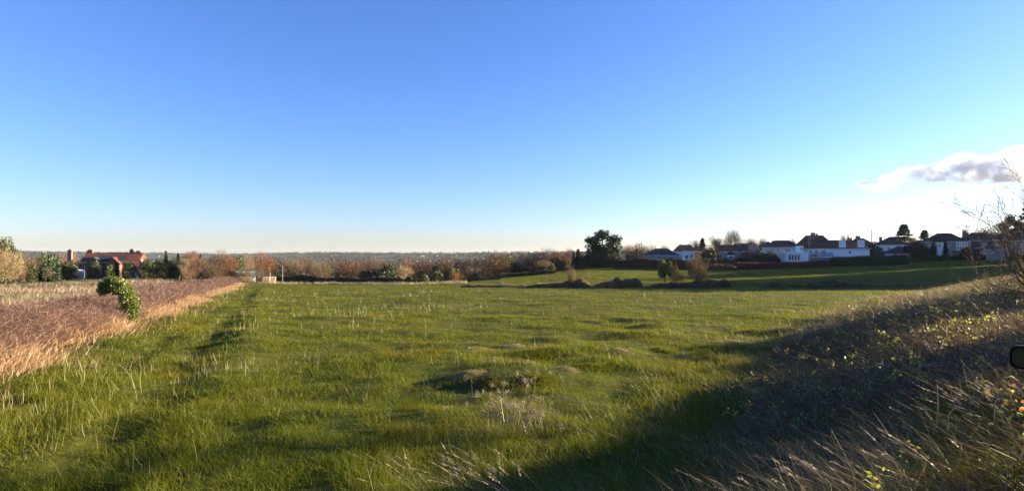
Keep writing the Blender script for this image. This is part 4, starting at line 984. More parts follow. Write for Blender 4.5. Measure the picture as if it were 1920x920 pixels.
# greenhouse by the manor
root = empty('greenhouse', (at(145, 152), 152, zrow(522, 152)), .6); tag(root, 'small pale greenhouse left of the manor', 'greenhouse')
bl = [(-1.5 + k * .6 - .03, -1.5 + k * .6 + .03, -.02, .04, 0, 1.6) for k in range(6)] + [(-1.55, 1.55, -.05, .05, 1.603, 1.68), (-1.55, 1.55, 2.95, 3.05, 1.603, 1.68), (-1.55, 1.55, 1.45, 1.55, 2.35, 2.43)]
boxes('frame', bl, M['white_paint'], root); gl = simple('pale_glass', (.35, .38, .40), .25, .1, 2)
poly('pane', [(-1.5, .045, 0), (1.5, .045, 0), (1.5, .045, 1.6), (-1.5, .045, 1.6), (1.5, 1.5, 2.35), (-1.5, 1.5, 2.35), (1.5, 3, 1.6), (-1.5, 3, 1.6), (1.5, 3, 0), (-1.5, 3, 0)], [(0, 1, 2, 3), (3, 2, 4, 5), (5, 4, 6, 7), (7, 6, 8, 9), (1, 8, 6, 4, 2), (0, 3, 5, 7, 9)], gl, root)
# brick shed at the field corner
ys = 150; zs = Hf(at(505, ys), ys)
root = empty('brick_shed', (at(505, ys), ys, zs), .72); tag(root, 'small flat roofed brick shed at the far corner of the field', 'shed')
boxes('wall', [(-1.75, 1.75, 0, 2.4, -.4, 1.55)], M['brick'], root); boxes('roof', [(-1.9, 1.9, -.15, 2.55, 1.553, 1.72)], M['grey_render'], root)
boxes('corner_post', [(1.60, 1.76, -.06, -.003, 0, 1.5), (-.05, .08, -.06, -.003, 0, 1.5)], C_, root)
def pole(px, top, y, r, name, label, cat, mat, arm=False, base=None):
    x = at(px, y); zb = Hf(x, y) if base is None else base; h = zrow(top, y) - zb
    root = empty(name, (x, y, zb)); tag(root, label, cat)
    v, f, _ = prisms(np.array([[0, 0, -.3]]), np.array([[0, 0, h]]), np.array([r]), np.array([r * .75]), 10)
    link('shaft', make_mesh('shaft', v, f), mat, root)
    boxes('cap', [(-r * .9, r * .9, -r * .9, r * .9, h + .002, h + .08)], mat, root)
    if arm: boxes('crossarm', [(-.6, .6, -r - .1, -r - .005, h - .5, h - .4)], mat, root)
    return root
pole(506.5, 511, 149.2, .07, 'post', 'thin pale post standing in front of the small brick shed', 'post', M['cream_render'])
pole(530, 499, 156, .11, 'telegraph_pole', 'grey wooden pole right of the brick shed against the dark wood', 'pole', simple('pole_wood', (.22, .19, .16), .9, .2, 4))
pole(1634, 431, 215, .17, 'telegraph_pole', 'tall pole standing against the sky right of the white house', 'pole', simple('pole_wood_dark', (.10, .08, .07), .9, .2, 4))
root = empty('gate_post', (at(487, 149), 149, Hf(at(487, 149), 149)), 0); tag(root, 'short dark gate post with white top left of the brick shed', 'post')
boxes('shaft', [(-.22, .22, -.2, .2, -.2, 1.2)], M['bark'], root); boxes('cap', [(-.26, .26, -.24, .24, 1.203, 1.75)], M['white_paint'], root)

# garden hedges in front of the houses
def hedge_line(P, hgt, wid, color, label, group=None, leafsize=.16, n=9000, name='garden_hedge', lumpy=.15, cat='hedge'):
    P = np.array(P, float); c = P.mean(0); root = empty(name, (c[0], c[1], Hf(c[0], c[1]))); tag(root, label, cat, group); rl_ = np.array(root.location)
    rng = np.random.default_rng(int(abs(c[0] * 10)))
    seg_ = np.hypot(*(P[1:] - P[:-1]).T); cum_ = np.concatenate([[0], np.cumsum(seg_)]); m = max(8, int(cum_[-1] / .6)); a = np.linspace(0, cum_[-1], m)
    px_ = np.interp(a, cum_, P[:, 0]); py_ = np.interp(a, cum_, P[:, 1]); ux = np.gradient(px_); uy = np.gradient(py_); l_ = np.hypot(ux, uy); nx_, ny_ = uy / l_, -ux / l_
    prof = [(-.5, 0), (-.5, .7), (-.42, .93), (-.2, 1), (.2, 1), (.42, .93), (.5, .7), (.5, 0)]; V = []
    hh = hgt * (1 + lumpy * 2 * (fbm(a, a * 0, 4, 3, 3) - .5)); hh[0] *= .85; hh[-1] *= .85
    g0 = H(px_, py_)
    for (o_, z_) in prof: V.append(np.stack([px_ + nx_ * o_ * wid * .92, py_ + ny_ * o_ * wid * .92, g0 - .1 + z_ * hh * .95], 1))
    V = np.stack(V, 1) - rl_; K = len(prof); ig = np.arange(m * K).reshape(m, K)
    Fq = np.stack([ig[:-1, :-1].ravel(), ig[:-1, 1:].ravel(), ig[1:, 1:].ravel(), ig[1:, :-1].ravel()], 1)
    cm = simple('hedge_core', scl(color, .8), 1, .3, 3, 0); link('core', make_mesh('core', V.reshape(-1, 3), Fq), cm, root)
    i = rng.random(n) * cum_[-1]; q = rng.integers(0, K - 1, n); f = rng.random(n); pr = np.array(prof); o_ = (pr[q] * (1 - f)[:, None] + pr[q + 1] * f[:, None])
    bx_ = np.interp(i, a, px_); by_ = np.interp(i, a, py_); bn = np.stack([np.interp(i, a, nx_), np.interp(i, a, ny_)], 1); hh_ = np.interp(i, a, hh)
    p = np.stack([bx_ + bn[:, 0] * o_[:, 0] * wid, by_ + bn[:, 1] * o_[:, 0] * wid, H(bx_, by_) + o_[:, 1] * hh_], 1) - rl_ + rng.normal(0, .05, (n, 3))
    cr = build('foliage', cards(p, leafsize * (.6 + .8 * rng.random(n)), rng=rng, aspect=.8), M['leaf'], root); cr.color = (*color, 1)
    return root
def hp(px, y): return (at(px, y), y)
GH = 'garden hedges at the top of the second field'
hedge_line([hp(1150, 190), hp(1250, 185), hp(1345, 176)], 3.3, 1.6, (.045, .026, .02), 'dark reddish hedge from the tall pine to the brown roofed house', GH, lumpy=.3)
hedge_line([hp(1335, 170), hp(1420, 170), hp(1554, 172)], 2.0, 1.6, (.10, .035, .025), 'red brown beech hedge left of the white house', GH, lumpy=.12)
hedge_line([hp(1557, 173), hp(1600, 172), hp(1702, 171)], 2.9, 1.8, (.03, .04, .016), 'dark green clipped hedge in front of the white house', GH, lumpy=.05)
hedge_line([hp(1345, 176), hp(1335, 169), hp(1380, 166)], 1.5, 1.3, (.07, .05, .025), 'low scrubby hedge corner before the beech hedge', GH, lumpy=.4, n=3000)
hedge_line([hp(1704, 184), hp(1790, 186), hp(1960, 182)], 1.6, .9, (.04, .04, .02), 'low dark garden hedge in front of the gabled houses', GH, lumpy=.3)
hedge_line([hp(895, 172), hp(960, 176), hp(1040, 178)], 1.3, 1.5, (.05, .04, .022), 'dark low hedge under the orange oak', GH, lumpy=.4, n=5000)
hedge_line([hp(1075, 196), hp(1160, 196)], 1.6, 1.3, (.025, .03, .018), 'dark low hedge under the tall pine', GH, lumpy=.3, n=4000)

hedge_line([hp(1340, 182), hp(1400, 183), hp(1462, 184)], 2.9, 1.6, (.035, .026, .02), 'dark overgrown hedge hiding the lower walls of the brown and slate roofed houses', GH, lumpy=.4)
hedge_line([hp(516, 163), hp(600, 164), hp(700, 165), hp(775, 166)], 2.7, 2.4, (.045, .038, .02), 'thicket coloured dark as shade along the foot of the central wood left of the sunlit spreading tree', None, lumpy=.35, n=14000, name='thicket', cat='thicket')  # shade under the wood is put into this strip's dark colour
hedge_line([hp(776, 172), hp(850, 174)], 2.2, 2.4, (.04, .03, .018), 'thicket coloured dark as shade right of the sunlit spreading tree', None, lumpy=.4, n=6000, name='thicket', cat='thicket')  # continues the strip whose dark colour stands for shade under the trees
# broken bank between the fields: overgrown mounds
def mound(pts, y, wid, hgt, color, label, tw=9000, green=0.0):
    root_x = at(np.mean([p[0] for p in pts]), y); root = empty('bramble_mound', (root_x, y, Hf(root_x, y))); rl_ = np.array(root.location); tag(root, label, 'mound', 'overgrown mounds of the broken bank')
    rng = np.random.default_rng(int(pts[0][0])); px_ = np.array([p[0] for p in pts], float); rt = np.array([p[1] for p in pts], float)
    m = max(16, int((px_[-1] - px_[0]) / 2.5)); pxx = np.linspace(px_[0], px_[-1], m); row = np.interp(pxx, px_, rt); x_ = at(pxx, y)
    top = zrow(row, y) - H(x_, np.full(m, y)); top = np.maximum(top, .02) * (.7 + .5 * vn(x_, x_ * 0, 1.1, 3)); top[0] = top[-1] = -.1
    K = 13; sarr = np.linspace(-1, 1, K); V = []
    for s_ in sarr:
        yy = y + s_ * wid * .5 * (.8 + .4 * vn(x_, x_ * 0 + s_ * 2, 2, 5)); V.append(np.stack([x_, yy, H(x_, yy) - .05 + top * np.clip(1 - s_ * s_, 0, 1) ** .6 * (.85 + .3 * vn(x_ * 1.0, yy, .7, 8))], 1))
    V = np.stack(V, 1); ig = np.arange(m * K).reshape(m, K); Fq = np.stack([ig[:-1, :-1].ravel(), ig[:-1, 1:].ravel(), ig[1:, 1:].ravel(), ig[1:, :-1].ravel()], 1)
    link('earth', make_mesh('earth', (V - rl_).reshape(-1, 3), Fq, smooth=True), simple('mound_earth', (.055, .042, .022), 1, .4, 2, 0), root)
    vi = rng.integers(0, m - 1, tw); vk = rng.integers(0, K - 1, tw); f1 = rng.random(tw)[:, None]; f2 = rng.random(tw)[:, None]
    p = (V[vi, vk] * (1 - f1) + V[vi + 1, vk] * f1) * (1 - f2) + (V[vi, vk + 1] * (1 - f1) + V[vi + 1, vk + 1] * f1) * f2
    d = rng.normal(0, .6, (tw, 3)); d[:, 2] = np.abs(d[:, 2]) + .3; be = rng.normal(0, .3, (tw, 3)); be[:, 2] = -.4
    c = build('growth', ribbons(p - rl_, unit(d), .12 + .45 * rng.random(tw) ** 2, be, .045, 2, rng=rng), M['leaf'], root); c.color = (*scl(color, 1.6), 1)
mound([(985, 536), (1015, 530), (1040, 529), (1060, 528), (1085, 523), (1100, 527), (1108, 535)], 113, 3.2, 1, (.19, .105, .065), 'low russet mound at the left of the broken bank with a straggly shrub')
mound([(1113, 536), (1125, 529), (1145, 525), (1165, 524), (1180, 521), (1195, 524), (1203, 530), (1206, 535)], 112, 3.4, 1, (.19, .11, .06), 'rounded russet topped mound in the broken bank left of the ivy tree')
mound([(1206, 537), (1240, 531), (1270, 528), (1290, 529), (1300, 525), (1330, 524), (1345, 526), (1362, 525), (1370, 533)], 113, 3.0, 1, (.09, .06, .035), 'long dark mound under the thorn tree of the broken bank')
mound([(1420, 536), (1440, 531), (1455, 530), (1470, 535)], 112, 2.6, 1, (.05, .05, .02), 'small low mound right of the thorn tree')
mound([(1480, 535), (1492, 529), (1500, 530), (1508, 535)], 112, 2.4, 1, (.05, .045, .022), 'smallest dark mound left of the ragged long mound', tw=1500)
mound([(1512, 535), (1518, 526), (1535, 529), (1547, 528), (1560, 523), (1570, 524), (1590, 528), (1620, 531), (1680, 533), (1760, 531), (1790, 533)], 111, 2.8, 1, (.06, .05, .03), 'long ragged dark mound at the right end of the broken bank')
mound([(862, 537), (880, 531), (930, 533), (985, 534), (990, 537)], 116, 2.4, 1, (.15, .10, .055), 'low strip of rusty growth at the left end of the broken bank')

# ------------------------------------------------------------------ ivy shrub growing out of the left hedge
def ivy():
    y = 32.3; rng = np.random.default_rng(99)
    path = np.array([(198, 541), (200, 536), (215, 533), (228, 541), (238, 553), (245, 568), (248, 583), (244, 596)], float); rad = np.array([12, 11, 13, 14, 16, 17, 14, 8], float) / F * y
    pts = np.stack([at(path[:, 0], y), np.full(len(path), y), zrow(path[:, 1], y)], 1)
    root = empty('ivy_shrub', (at(245, y), y, Hf(at(245, y), y))); tag(root, 'glossy green ivy covered shrub arching out of the left bramble hedge', 'shrub'); rl_ = np.array(root.location)
    n = 14000; i = rng.integers(0, len(pts) - 1, n); f = rng.random(n)[:, None]; c = pts[i] * (1 - f) + pts[i + 1] * f; r = rad[i] * (1 - f[:, 0]) + rad[i + 1] * f[:, 0]
    v = unit(rng.normal(size=(n, 3))); lump = .6 + .8 * vn(v[:, 0] * 2 + c[:, 0] * 2, v[:, 2] * 2 + c[:, 2] * 2, .6, 3)
    p = c + v * (r * lump * (.5 + .55 * rng.random(n) ** .5 + .25 * rng.random(n) ** 6))[:, None]
    p = p[vn(p[:, 0], p[:, 2], .22, 6) > .22]
    cr = build('foliage', cards(p - rl_, .08 * (.6 + .7 * rng.random(len(p))), rng=rng, aspect=.8), M['leaf'], root); cr.color = (.11, .14, .015, 1)
    P0 = np.concatenate([[[at(246, y), y, Hf(at(246, y), y) - .1]], pts[::-1][1:-1]]); P1 = pts[::-1][1:]
    P0 = P0[:len(P1)]; tr = prisms(P0, P1, np.linspace(.07, .03, len(P1)), np.linspace(.06, .02, len(P1)), 7, rng=rng)
    t = build('stem', (tr[0] - rl_, tr[1], tr[2]), M['twig'], root); t.color = (.12, .09, .06, 1)
    # one ivy sprig standing up from the arch
    q = np.array([at(205, y), y, zrow(530, y)]) + rng.normal(0, 1, (500, 3)) * np.array([.10, .1, .22])
    s = build('sprig', cards(q - rl_, .09, rng=rng), M['leaf'], root); s.color = (.10, .13, .02, 1)
ivy()

# ------------------------------------------------------------------ roadside tree at the right edge
def roadside_tree():
    rng = np.random.default_rng(1234); segs = []
    y = 13.5; x = at(1965, y); zb = Hf(x, y)
    root = empty('roadside_tree', (x, y, zb)); tag(root, 'leafless young tree reaching thin curved branches in from the right edge', 'tree')
    cfg = dict(n=7, wob=.10, up=.045, first=2, kids=1, ang=(.35, .8), ratio=(.5, .72), thin=.55, rmin=.0042, trunk=.5)
    def g2(p, d, L, r, lev):
        n_ = 8 if lev < 2 else 5
        for i in range(n_):
            d = d + rng.normal(0, .09, 3); d[2] += .035; d = d / np.linalg.norm(d); q = p + d * L / n_
            ra = max(r * (1 - .75 * i / n_), .0045); rb = max(r * (1 - .75 * (i + 1) / n_), .004); segs.append((p, q, ra, rb, lev)); p = q
            if lev < 4 and (i >= 1) and rng.random() < (1 if lev < 3 else .75):
                ax = rng.normal(0, 1, 3); ax -= d * ax.dot(d); ax /= np.linalg.norm(ax); an = rng.uniform(.4, .85)
                g2(p, d * math.cos(an) + ax * math.sin(an), L * rng.uniform(.38, .62) * (1 - .35 * i / n_), rb * .62, lev + 1)
    trunk_top = np.array([-.1, 0, 1.0]); segs.append((np.array([.15, 0, -.3]), np.array([0, 0, .5]), .10, .085, 0)); segs.append((np.array([0, 0, .5]), trunk_top, .085, .075, 0))
    for (dx, dy, dz, L, r) in ((-.75, .2, .95, 2.4, .028), (-.35, -.2, 1, 2.7, .03), (.1, .1, 1, 2.8, .035), (-.9, -.1, .55, 2.1, .022), (.6, .2, .8, 2.4, .03), (-.85, .5, .25, 1.6, .018), (-.95, .3, 1.1, 2.3, .024), (-.55, -.4, .7, 2.2, .022), (-.8, .1, 1.4, 2.5, .024), (-.9, -.3, .1, 1.5, .016), (-.8, .2, -.1, 1.3, .015)):
        g2(trunk_top, unit(np.array([[dx, dy, dz]]))[0], L * .86, r, 1)
    P0 = np.array([s[0] for s in segs]); P1 = np.array([s[1] for s in segs]); R0 = np.array([s[2] for s in segs]); R1 = np.array([s[3] for s in segs]); LV = np.array([s[4] for s in segs])
    a = LV <= 1
    t = build('trunk', prisms(P0[a], P1[a], R0[a], R1[a], 7, rng=rng), M['twig'], root); t.color = (.12, .09, .065, 1)
    t = build('crown', prisms(P0[~a], P1[~a], R0[~a], R1[~a], 3, rng=rng), M['twig'], root); t.color = (.15, .11, .075, 1)
roadside_tree()

# ------------------------------------------------------------------ tussocks and foreground plants
def tussock(px, row, y, wpx, hpx, kind, label):
    x = at(px, y); rng = np.random.default_rng(int(px)); zb = Hf(x, y); root = empty('grass_tussock', (x, y, zb)); tag(root, label, 'tussock', 'tussocks in the rough grass')
    R = wpx / F * y * .5; hh = hpx / F * y * .62
    V = []; Fc = []; m = 18; K = 6
    for k in range(K + 1):
        r = R * (1 - (k / K) ** 1.5) if k < K else 0
        for s in range(m):
            a = s / m * 6.283; rr = r * (1 + .15 * math.sin(a * 3 + px)); xx, yy = rr * math.cos(a), rr * math.sin(a) * .9
            V.append((xx, yy, Hf(x + xx, y + yy) - zb - .03 + hh * .75 * (k / K) ** .6 * .45))
    for k in range(K):
        for s in range(m): Fc.append((k * m + s, k * m + (s + 1) % m, (k + 1) * m + (s + 1) % m, (k + 1) * m + s))
    poly('mound', V, Fc, M['grass_soil'], root)
    n = 2200; i = rng.integers(0, len(V), n); p = np.array(V)[i] + rng.normal(0, R * .08, (n, 3)) * np.array([1, 1, .1])
    d = np.concatenate([p[:, :2] / R * .8, np.full((n, 1), .55)], 1) + rng.normal(0, .3, (n, 3)); d[:, 0] -= .2; be = rng.normal(0, .2, (n, 3)); be[:, 2] = -.7
    build('blades', ribbons(p, unit(d), hh * (.9 + 1.3 * rng.random(n)), be, .006 * max(y / 9, 1) ** .8, 3, rng=rng), M[kind], root)
for q in ((880, 706, 15.5, 46, 18, 'dry', 'straw coloured tussock in the middle of the field'), (1060, 702, 16, 34, 18, 'soil_t', 'small brown molehill like tussock lit by the sun'),
          (922, 677, 19, 34, 14, 'dry', 'pale tussock just beyond the straw coloured one'), (895, 655, 21.5, 52, 14, 'stalk', 'yellowish flat tussock nearest the left of the shade'),
          (1000, 668, 19.5, 70, 20, 'grass', 'wide green tussock right of the pale ones'), (1080, 645, 23, 30, 12, 'dry', 'brown tussock at the top of the rough ground'),
          (1130, 643, 23, 28, 10, 'dry', 'small tan tussock right of the brown one'), (1105, 690, 17, 80, 20, 'grass', 'broad green tussock below the tan one'),
          (960, 645, 22.5, 40, 12, 'dry', 'russet tussock between the yellowish and the brown one'), (1205, 800, 11, 120, 16, 'dry', 'large dark flattened tussock in the foreground shade'),
          (1370, 640, 24, 60, 12, 'stalk', 'yellow tussock at the edge of the bank'), (1010, 720, 14.6, 60, 22, 'grass', 'grassy tussock in front of the brown molehill'),
          (925, 725, 14.3, 40, 12, 'grass', 'small green tussock below the straw coloured one'), (1160, 665, 20, 44, 12, 'dry', 'faded tussock between the tan one and the bank'),
          (1235, 655, 21.5, 50, 12, 'grass', 'green tussock left of the yellow one'), (1290, 668, 20, 36, 12, 'dry', 'brownish tussock before the yellow one'),
          (820, 668, 20.5, 30, 10, 'grass', 'green tussock at the left end of the rough ground'), (985, 690, 17, 44, 14, 'dry', 'bleached tussock left of the molehill')):
    px, row, y, w, h, kd, lab = q
    tussock(px, row, y, w, h, 'dry' if kd == 'soil_t' else ('straw' if kd == 'dry' else kd), lab)

# foreground: two sprays of tall dry seed-headed grass, and dead flower heads
def spray(px, y, n, spread, L0, L1, dirx, label, seed):
    rng = np.random.default_rng(seed); x = at(px, y); root = empty('seed_grass_clump', (x, y, Hf(x, y))); tag(root, label, 'grass clump', 'tall seed headed grass in the foreground'); rl_ = np.array(root.location)
    bx_ = x + rng.normal(0, spread, n); by_ = y + rng.normal(0, spread * .6, n); p = np.stack([bx_, by_, H(bx_, by_)], 1)
    d = rng.normal(0, .22, (n, 3)); d[:, 0] += dirx; d[:, 2] = 1; d = unit(d); be = rng.normal(0, .14, (n, 3)); be[:, 0] += dirx * .4; be[:, 2] = -.15
    L = L0 + (L1 - L0) * rng.random(n)
    m = 26
    for k in range(n):
        st = build('stem', ribbons((p - rl_)[k:k + 1], d[k:k + 1], L[k:k + 1], be[k:k + 1], .0034, 7, rng.random(1), rng=rng), M['dry2'], root)
        t = .80 + .2 * rng.random(m); pos = (p - rl_)[k] + d[k] * (L[k] * t)[:, None] + be[k] * (L[k] * t * t)[:, None]
        dd = unit(d[k] + 2 * be[k] * t[:, None] + rng.normal(0, .3, (m, 3)))
        build('seed_head', ribbons(pos, dd, .018 + .03 * rng.random(m), rng.normal(0, .1, (m, 3)), .0035, 1, .5 + .5 * rng.random(m), rng=rng), M['dry2'], st)
M['dry2'] = blade_mat('pale_straw', [(0, (.20, .15, .10)), (.5, (.36, .27, .19)), (1, (.52, .42, .31))], transl=.25)
spray(832, 7.0, 9, .14, .85, 1.25, -.42, 'few sunlit seed headed grass stems at the bottom middle edge', 3)
spray(1000, 6.9, 34, .18, .8, 1.25, -.7, 'dense clump of pale arching grass right of the few sunlit stems', 4)
spray(1540, 5.2, 20, .30, .45, .85, -.75, 'grey seed headed grass arching left at the bottom of the bank', 5)
spray(1690, 4.9, 26, .34, .4, .85, -.65, 'thick dry grass clump leaning left below the brambles', 6)
spray(1890, 6.4, 60, .36, .45, .85, -.65, 'sunlit straw clump on the bank at the right edge', 8)
spray(1250, 12.0, 3, .1, .8, 1.1, -.45, 'pair of tall bleached stems in the rough grass', 9)
spray(1560, 24.0, 40, 1.3, .8, 1.3, -.55, 'tall pale grass standing on the crest of the bank', 10)
spray(1670, 27.0, 60, 2.0, .8, 1.3, -.5, 'tall tan grass on the crest right of the pale grass', 11)

def flower_heads(px, y, n, sp, label, seed):
    rng = np.random.default_rng(seed); x = at(px, y); root = empty('dead_flower_clump', (x, y, Hf(x, y))); tag(root, label, 'dead flowers', 'fluffy dead flower clumps'); rl_ = np.array(root.location)
    bx_ = x + rng.normal(0, sp, n); by_ = y + rng.normal(0, sp * .7, n); p = np.stack([bx_, by_, H(bx_, by_)], 1) - rl_
    d = rng.normal(0, .25, (n, 3)); d[:, 2] = 1; d = unit(d); L = .3 + .35 * rng.random(n)
    for k in range(n):
        st = build('stem', ribbons(p[k:k + 1], d[k:k + 1], L[k:k + 1], rng.normal(0, .05, (1, 3)), .006, 3, rng=rng), M['dry'], root)
        build('flower_head', cards(p[k] + d[k] * L[k] + rng.normal(0, .03, (60, 3)), .016, rng=rng), M['dry2'], st)
flower_heads(1000, 10.6, 46, .5, 'fluffy grey dead flower heads right of the bottom middle', 1)
flower_heads(935, 11.2, 26, .4, 'fluffy dead flower heads at the edge of the sunlit grass', 2)
flower_heads(995, 13.3, 14, .25, 'small sunlit dead flower heads beside the molehill tussock', 3)

# arching pale bramble canes on the bank
def cane(pts, y, r, label):
    P = [np.array([at(a, y + c), y + c, zrow(b, y + c)]) for a, b, c in pts]
    Q = []
    for i in range(len(P) - 1):
        p0 = P[max(i - 1, 0)]; p1 = P[i]; p2 = P[i + 1]; p3 = P[min(i + 2, len(P) - 1)]
        for k in range(7):
            t = k / 7; Q.append(.5 * ((2 * p1) + (p2 - p0) * t + (2 * p0 - 5 * p1 + 4 * p2 - p3) * t * t + (3 * p1 - p0 - 3 * p2 + p3) * t ** 3))
    Q.append(P[-1]); Q = np.array(Q); rl_ = Q[0].copy(); rr = np.linspace(r, r * .35, len(Q))
    o = build('bramble_cane', prisms(Q[:-1] - rl_, Q[1:] - rl_, rr[:-1], rr[1:], 6), M['cane'], None); o.location = rl_; tag(o, label, 'bramble cane', 'thick arching bramble canes')
M['cane'] = blade_mat('cane_bark', [(0, (.16, .08, .06)), (1, (.34, .22, .18))], transl=0, gloss=.1)
cane([(1772, 806, .1), (1776, 775, 0), (1790, 762, 0), (1803, 764, 0)], 5.6, .006, 'hooked pale bramble cane in the lower right brambles')
cane([(1752, 800, .1), (1755, 760, 0), (1754, 722, 0)], 5.8, .005, 'upright pale bramble cane left of the hooked one')
cane([(1860, 796, .1), (1862, 755, 0), (1872, 745, 0), (1884, 750, 0)], 5.7, .005, 'hooked bramble cane near the right edge')
cane([(1700, 707, .2), (1716, 690, 0), (1745, 682, 0), (1765, 678, 0)], 7.8, .006, 'low arching white bramble cane above the lower brambles')
cane([(1730, 662, .1), (1736, 654, 0), (1742, 645, 0)], 9.8, .008, 'short straight bramble cane on the bank')

# ------------------------------------------------------------------ parked car, only its door mirror reaches into the picture
def car():
    mx_, my_ = at(1930, 3.75), 3.75
    fwd = np.array([math.cos(math.radians(46.5)), math.sin(math.radians(46.5))]); ang = math.atan2(fwd[1], fwd[0])
    right = np.array([fwd[1], -fwd[0]]); zm = zrow(670, 3.75); c = np.array([mx_, my_]) + right * 1.02 - fwd * .55
    c_z = zm - 1.0
    root = empty('parked_car', (c[0], c[1], c_z), ang); tag(root, 'dark parked car at the right edge, only its black door mirror in view', 'car')
    paint = simple('car_paint', (.012, .014, .02), .3, .05, 1, .6)
    prof = [(-2.0, .35), (-2.1, .75), (-2.0, 1.0), (-1.55, 1.05), (-1.1, 1.42), (.1, 1.46), (.75, 1.05), (1.75, .88), (2.05, .7), (2.1, .35)]
    V, Fc = [], []; W = (.84, .88, .86)
    for s in (-1, 1):
        for a, b in prof: V.append((a, s * (.88 if b < 1.06 else .64), b))
    n = len(prof); Fc = [tuple(range(n - 1, -1, -1)), tuple(range(n, 2 * n))] + [(i, (i + 1) % n, n + (i + 1) % n, n + i) for i in range(n)]
    b = poly('body', V, Fc, paint, root); bv = b.modifiers.new('bevel', 'BEVEL'); bv.width = .05; bv.segments = 3
    for s in (-1, 1):
        poly('window', [(-1.35, s * .885 - s * .01, 1.1), (.6, s * .875, 1.1), (.08, s * .70, 1.39), (-1.0, s * .70, 1.39)], [(0, 1, 2, 3)], M['glass'], root)
        for wx in (-1.35, 1.3):
            for nm, r, t, m_ in (('wheel', .32, .1, simple('rubber', (.02, .02, .02), .8, .1)), ):
                Vw = []; Fw = []
                for e in (-1, 1):
                    for k in range(20): Vw.append((wx + r * math.cos(k * .314159), s * .82 + e * t, .32 + r * math.sin(k * .314159)))
                Fw = [(k, (k + 1) % 20, 20 + (k + 1) % 20, 20 + k) for k in range(20)] + [tuple(range(20)), tuple(range(39, 19, -1))]
                w = poly(nm, Vw, Fw, m_, root)
                Vr = [(wx + .2 * math.cos(k * .523), s * .935, .32 + .2 * math.sin(k * .523)) for k in range(12)]
                poly('rim', Vr, [tuple(range(12))], M['lead'], w)
    # door mirrors: rounded housing, arm and glass facing backwards
    def mirror(s):
        m = 20; Vh, Fh = [], []; prof_ = [(-.035, .97), (-.02, 1.03), (.02, 1.0), (.06, .8), (.085, .45), (.09, 0.02)]
        def ring(k):
            a = k / m * 2 * math.pi; ca, sa = math.cos(a), math.sin(a); e = .55
            return (abs(ca) ** e * (1 if ca > 0 else -1) * .105, abs(sa) ** e * (1 if sa > 0 else -1) * .078 * (1 + .06 * ca))
        for (xx, sc) in prof_:
            for k in range(m):
                u, v = ring(k); Vh.append((.55 + xx, s * 1.02 + u * sc, 1.0 + v * sc))
        for j in range(len(prof_) - 1): Fh += [(j * m + k, j * m + (k + 1) % m, (j + 1) * m + (k + 1) % m, (j + 1) * m + k) for k in range(m)]
        Fh.append(tuple(range((len(prof_) - 1) * m, len(prof_) * m)))
        hsg = poly('mirror_housing', Vh, Fh, M['black_plastic'], root)
        for p_ in hsg.data.polygons: p_.use_smooth = True
        Vg = [(.55 - .025, s * 1.02 + ring(k)[0] * .9, 1.0 + ring(k)[1] * .86) for k in range(m)]
        mm, nt_, out_ = new_mat('mirror_glass'); pr = N(nt_, 'ShaderNodeBsdfPrincipled', Roughness=.03, Metallic=1.0); pr.inputs['Base Color'].default_value = (.08, .12, .16, 1); nt_.links.new(pr.outputs[0], out_.inputs[0])
        poly('mirror_glass', Vg, [tuple(range(m))], mm, hsg)
        boxes('mirror_arm', [(.56, .63, min(s * .86, s * .96), max(s * .86, s * .96), .93, .97)], M['black_plastic'], hsg)
    M['black_plastic'] = simple('black_plastic', (.012, .012, .014), .7, .05, 3, .2)
    mirror(1); mirror(-1)
car()

# ------------------------------------------------------------------ far houses on the hillside
rng = np.random.default_rng(77)
def tiny_house():
    V, Fc = box(-5, 5, 0, 8, -3, 5); return make_mesh('house', V, Fc), make_mesh('roof', *roof_mesh('gable', -5, 5, 0, 8, 5.1, 3.2))
hm, rm = tiny_house(); hm.materials.append(M['white_render']); rm.materials.append(M['brown_tiles'])
k = 0
for i in range(400):
    if k >= 30: break
    px = rng.choice([rng.uniform(770, 870), rng.uniform(860, 1000), rng.uniform(570, 640), rng.uniform(250, 300)], p=[.5, .3, .1, .1]); y = rng.uniform(2300, 3500); x = at(px, y)
    z = Hf(x, y) + 6; row = 475 - z / y * F
    if not (471 < row < 492): continue
    r = bpy.data.objects.new('distant_house', None); col.objects.link(r); r.location = (x, y, z); r.rotation_euler = (0, 0, rng.uniform(-.8, .8)); s = rng.uniform(.3, .6); r.scale = (s, s, s)
    for nm, me in (('wall', hm), ('roof', rm)):
        o = bpy.data.objects.new(nm, me); col.objects.link(o); o.parent = r
    tag(r, 'tiny pale house on the far hillside among winter trees', 'house', 'tiny houses on the far hillside'); k += 1

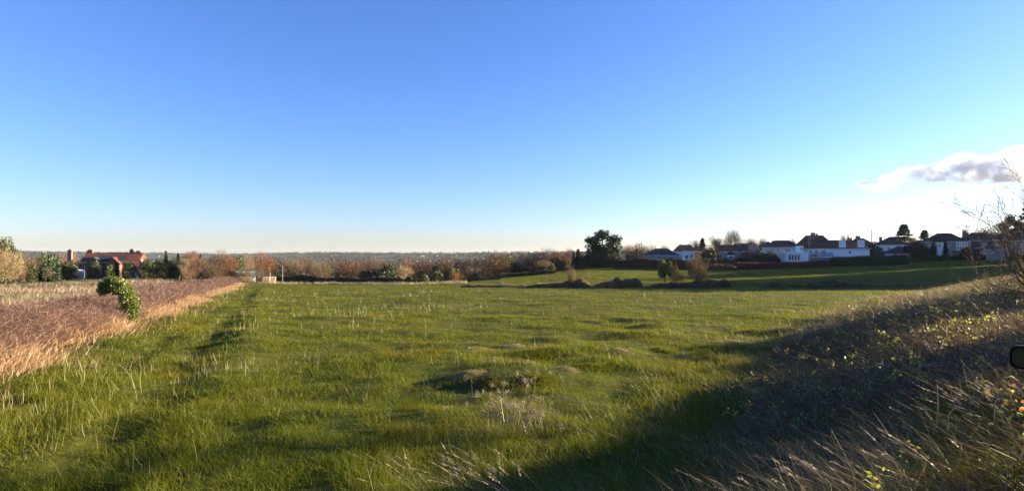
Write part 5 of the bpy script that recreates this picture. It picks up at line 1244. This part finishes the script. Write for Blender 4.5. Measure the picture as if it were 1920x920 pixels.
# ------------------------------------------------------------------ cloud
def cloud(lobes, y, label, dens, seed, thick=1.0):
    rng = np.random.default_rng(seed); cx = np.mean([l[0] for l in lobes]); cr = np.mean([l[1] for l in lobes]); c0 = np.array([at(cx, y), y, zrow(cr, y)])
    mb = bpy.data.metaballs.new('cloud_shape'); mb.resolution = 16; mb.render_resolution = 16; mb.threshold = .25
    mo = bpy.data.objects.new('cloud_shape', mb); col.objects.link(mo)
    for (px, row, rx, rz) in lobes:
        e = mb.elements.new(type='ELLIPSOID'); e.co = (at(px, y) - c0[0], rng.uniform(-20, 20), zrow(row, y) - c0[2]); e.radius = 10
        e.size_x = rx / F * y / 10 * 1.6; e.size_z = rz / F * y / 10 * 1.75; e.size_y = (rx + rz) * .5 / F * y / 10 * 1.5 * thick
    dg = bpy.context.evaluated_depsgraph_get(); dg.update(); me = bpy.data.meshes.new_from_object(mo.evaluated_get(dg)); bpy.data.objects.remove(mo)
    me.name = 'cloud'; me.materials.clear()
    o = link('cloud', me, None); o.location = c0; tag(o, label, 'cloud')
    m, nt, out = new_mat('cloud'); pv = N(nt, 'ShaderNodeVolumePrincipled'); pv.inputs['Color'].default_value = (.97, .97, .98, 1); pv.inputs['Anisotropy'].default_value = .45
    g = N(nt, 'ShaderNodeTexCoord'); no = N(nt, 'ShaderNodeTexNoise', Scale=.017, Detail=7.0, Roughness=.68); nt.links.new(g.outputs['Object'], no.inputs['Vector'])
    mr = N(nt, 'ShaderNodeMapRange'); mr.inputs['From Min'].default_value = .42; mr.inputs['From Max'].default_value = .60; mr.inputs['To Max'].default_value = dens
    nt.links.new(no.outputs[0], mr.inputs[0]); nt.links.new(mr.outputs[0], pv.inputs['Density']); nt.links.new(pv.outputs[0], out.inputs['Volume'])
    me.materials.append(m); return o
cloud([(1618, 346, 22, 6), (1650, 350, 28, 8), (1680, 334, 26, 9), (1702, 325, 20, 10), (1735, 326, 30, 14), (1770, 322, 34, 15), (1808, 308, 34, 18), (1830, 322, 50, 18), (1862, 316, 44, 22), (1905, 308, 34, 28), (1950, 312, 60, 30)], 3000, 'long low cumulus cloud with grey belly near the right edge', .026, 3)

# ------------------------------------------------------------------ haze
hb = boxes('haze', [(-7600, 7600, -160, 7600, -110, 60)], None, None)
m, nt, out = new_mat('haze'); pv = N(nt, 'ShaderNodeVolumePrincipled'); pv.inputs['Color'].default_value = (.75, .84, 1, 1); pv.inputs['Density'].default_value = .000032; pv.inputs['Anisotropy'].default_value = .2
nt.links.new(pv.outputs[0], out.inputs['Volume']); hb.data.materials.append(m); tag(hb, 'thin blue air veiling the far hills', 'haze', kind='stuff')
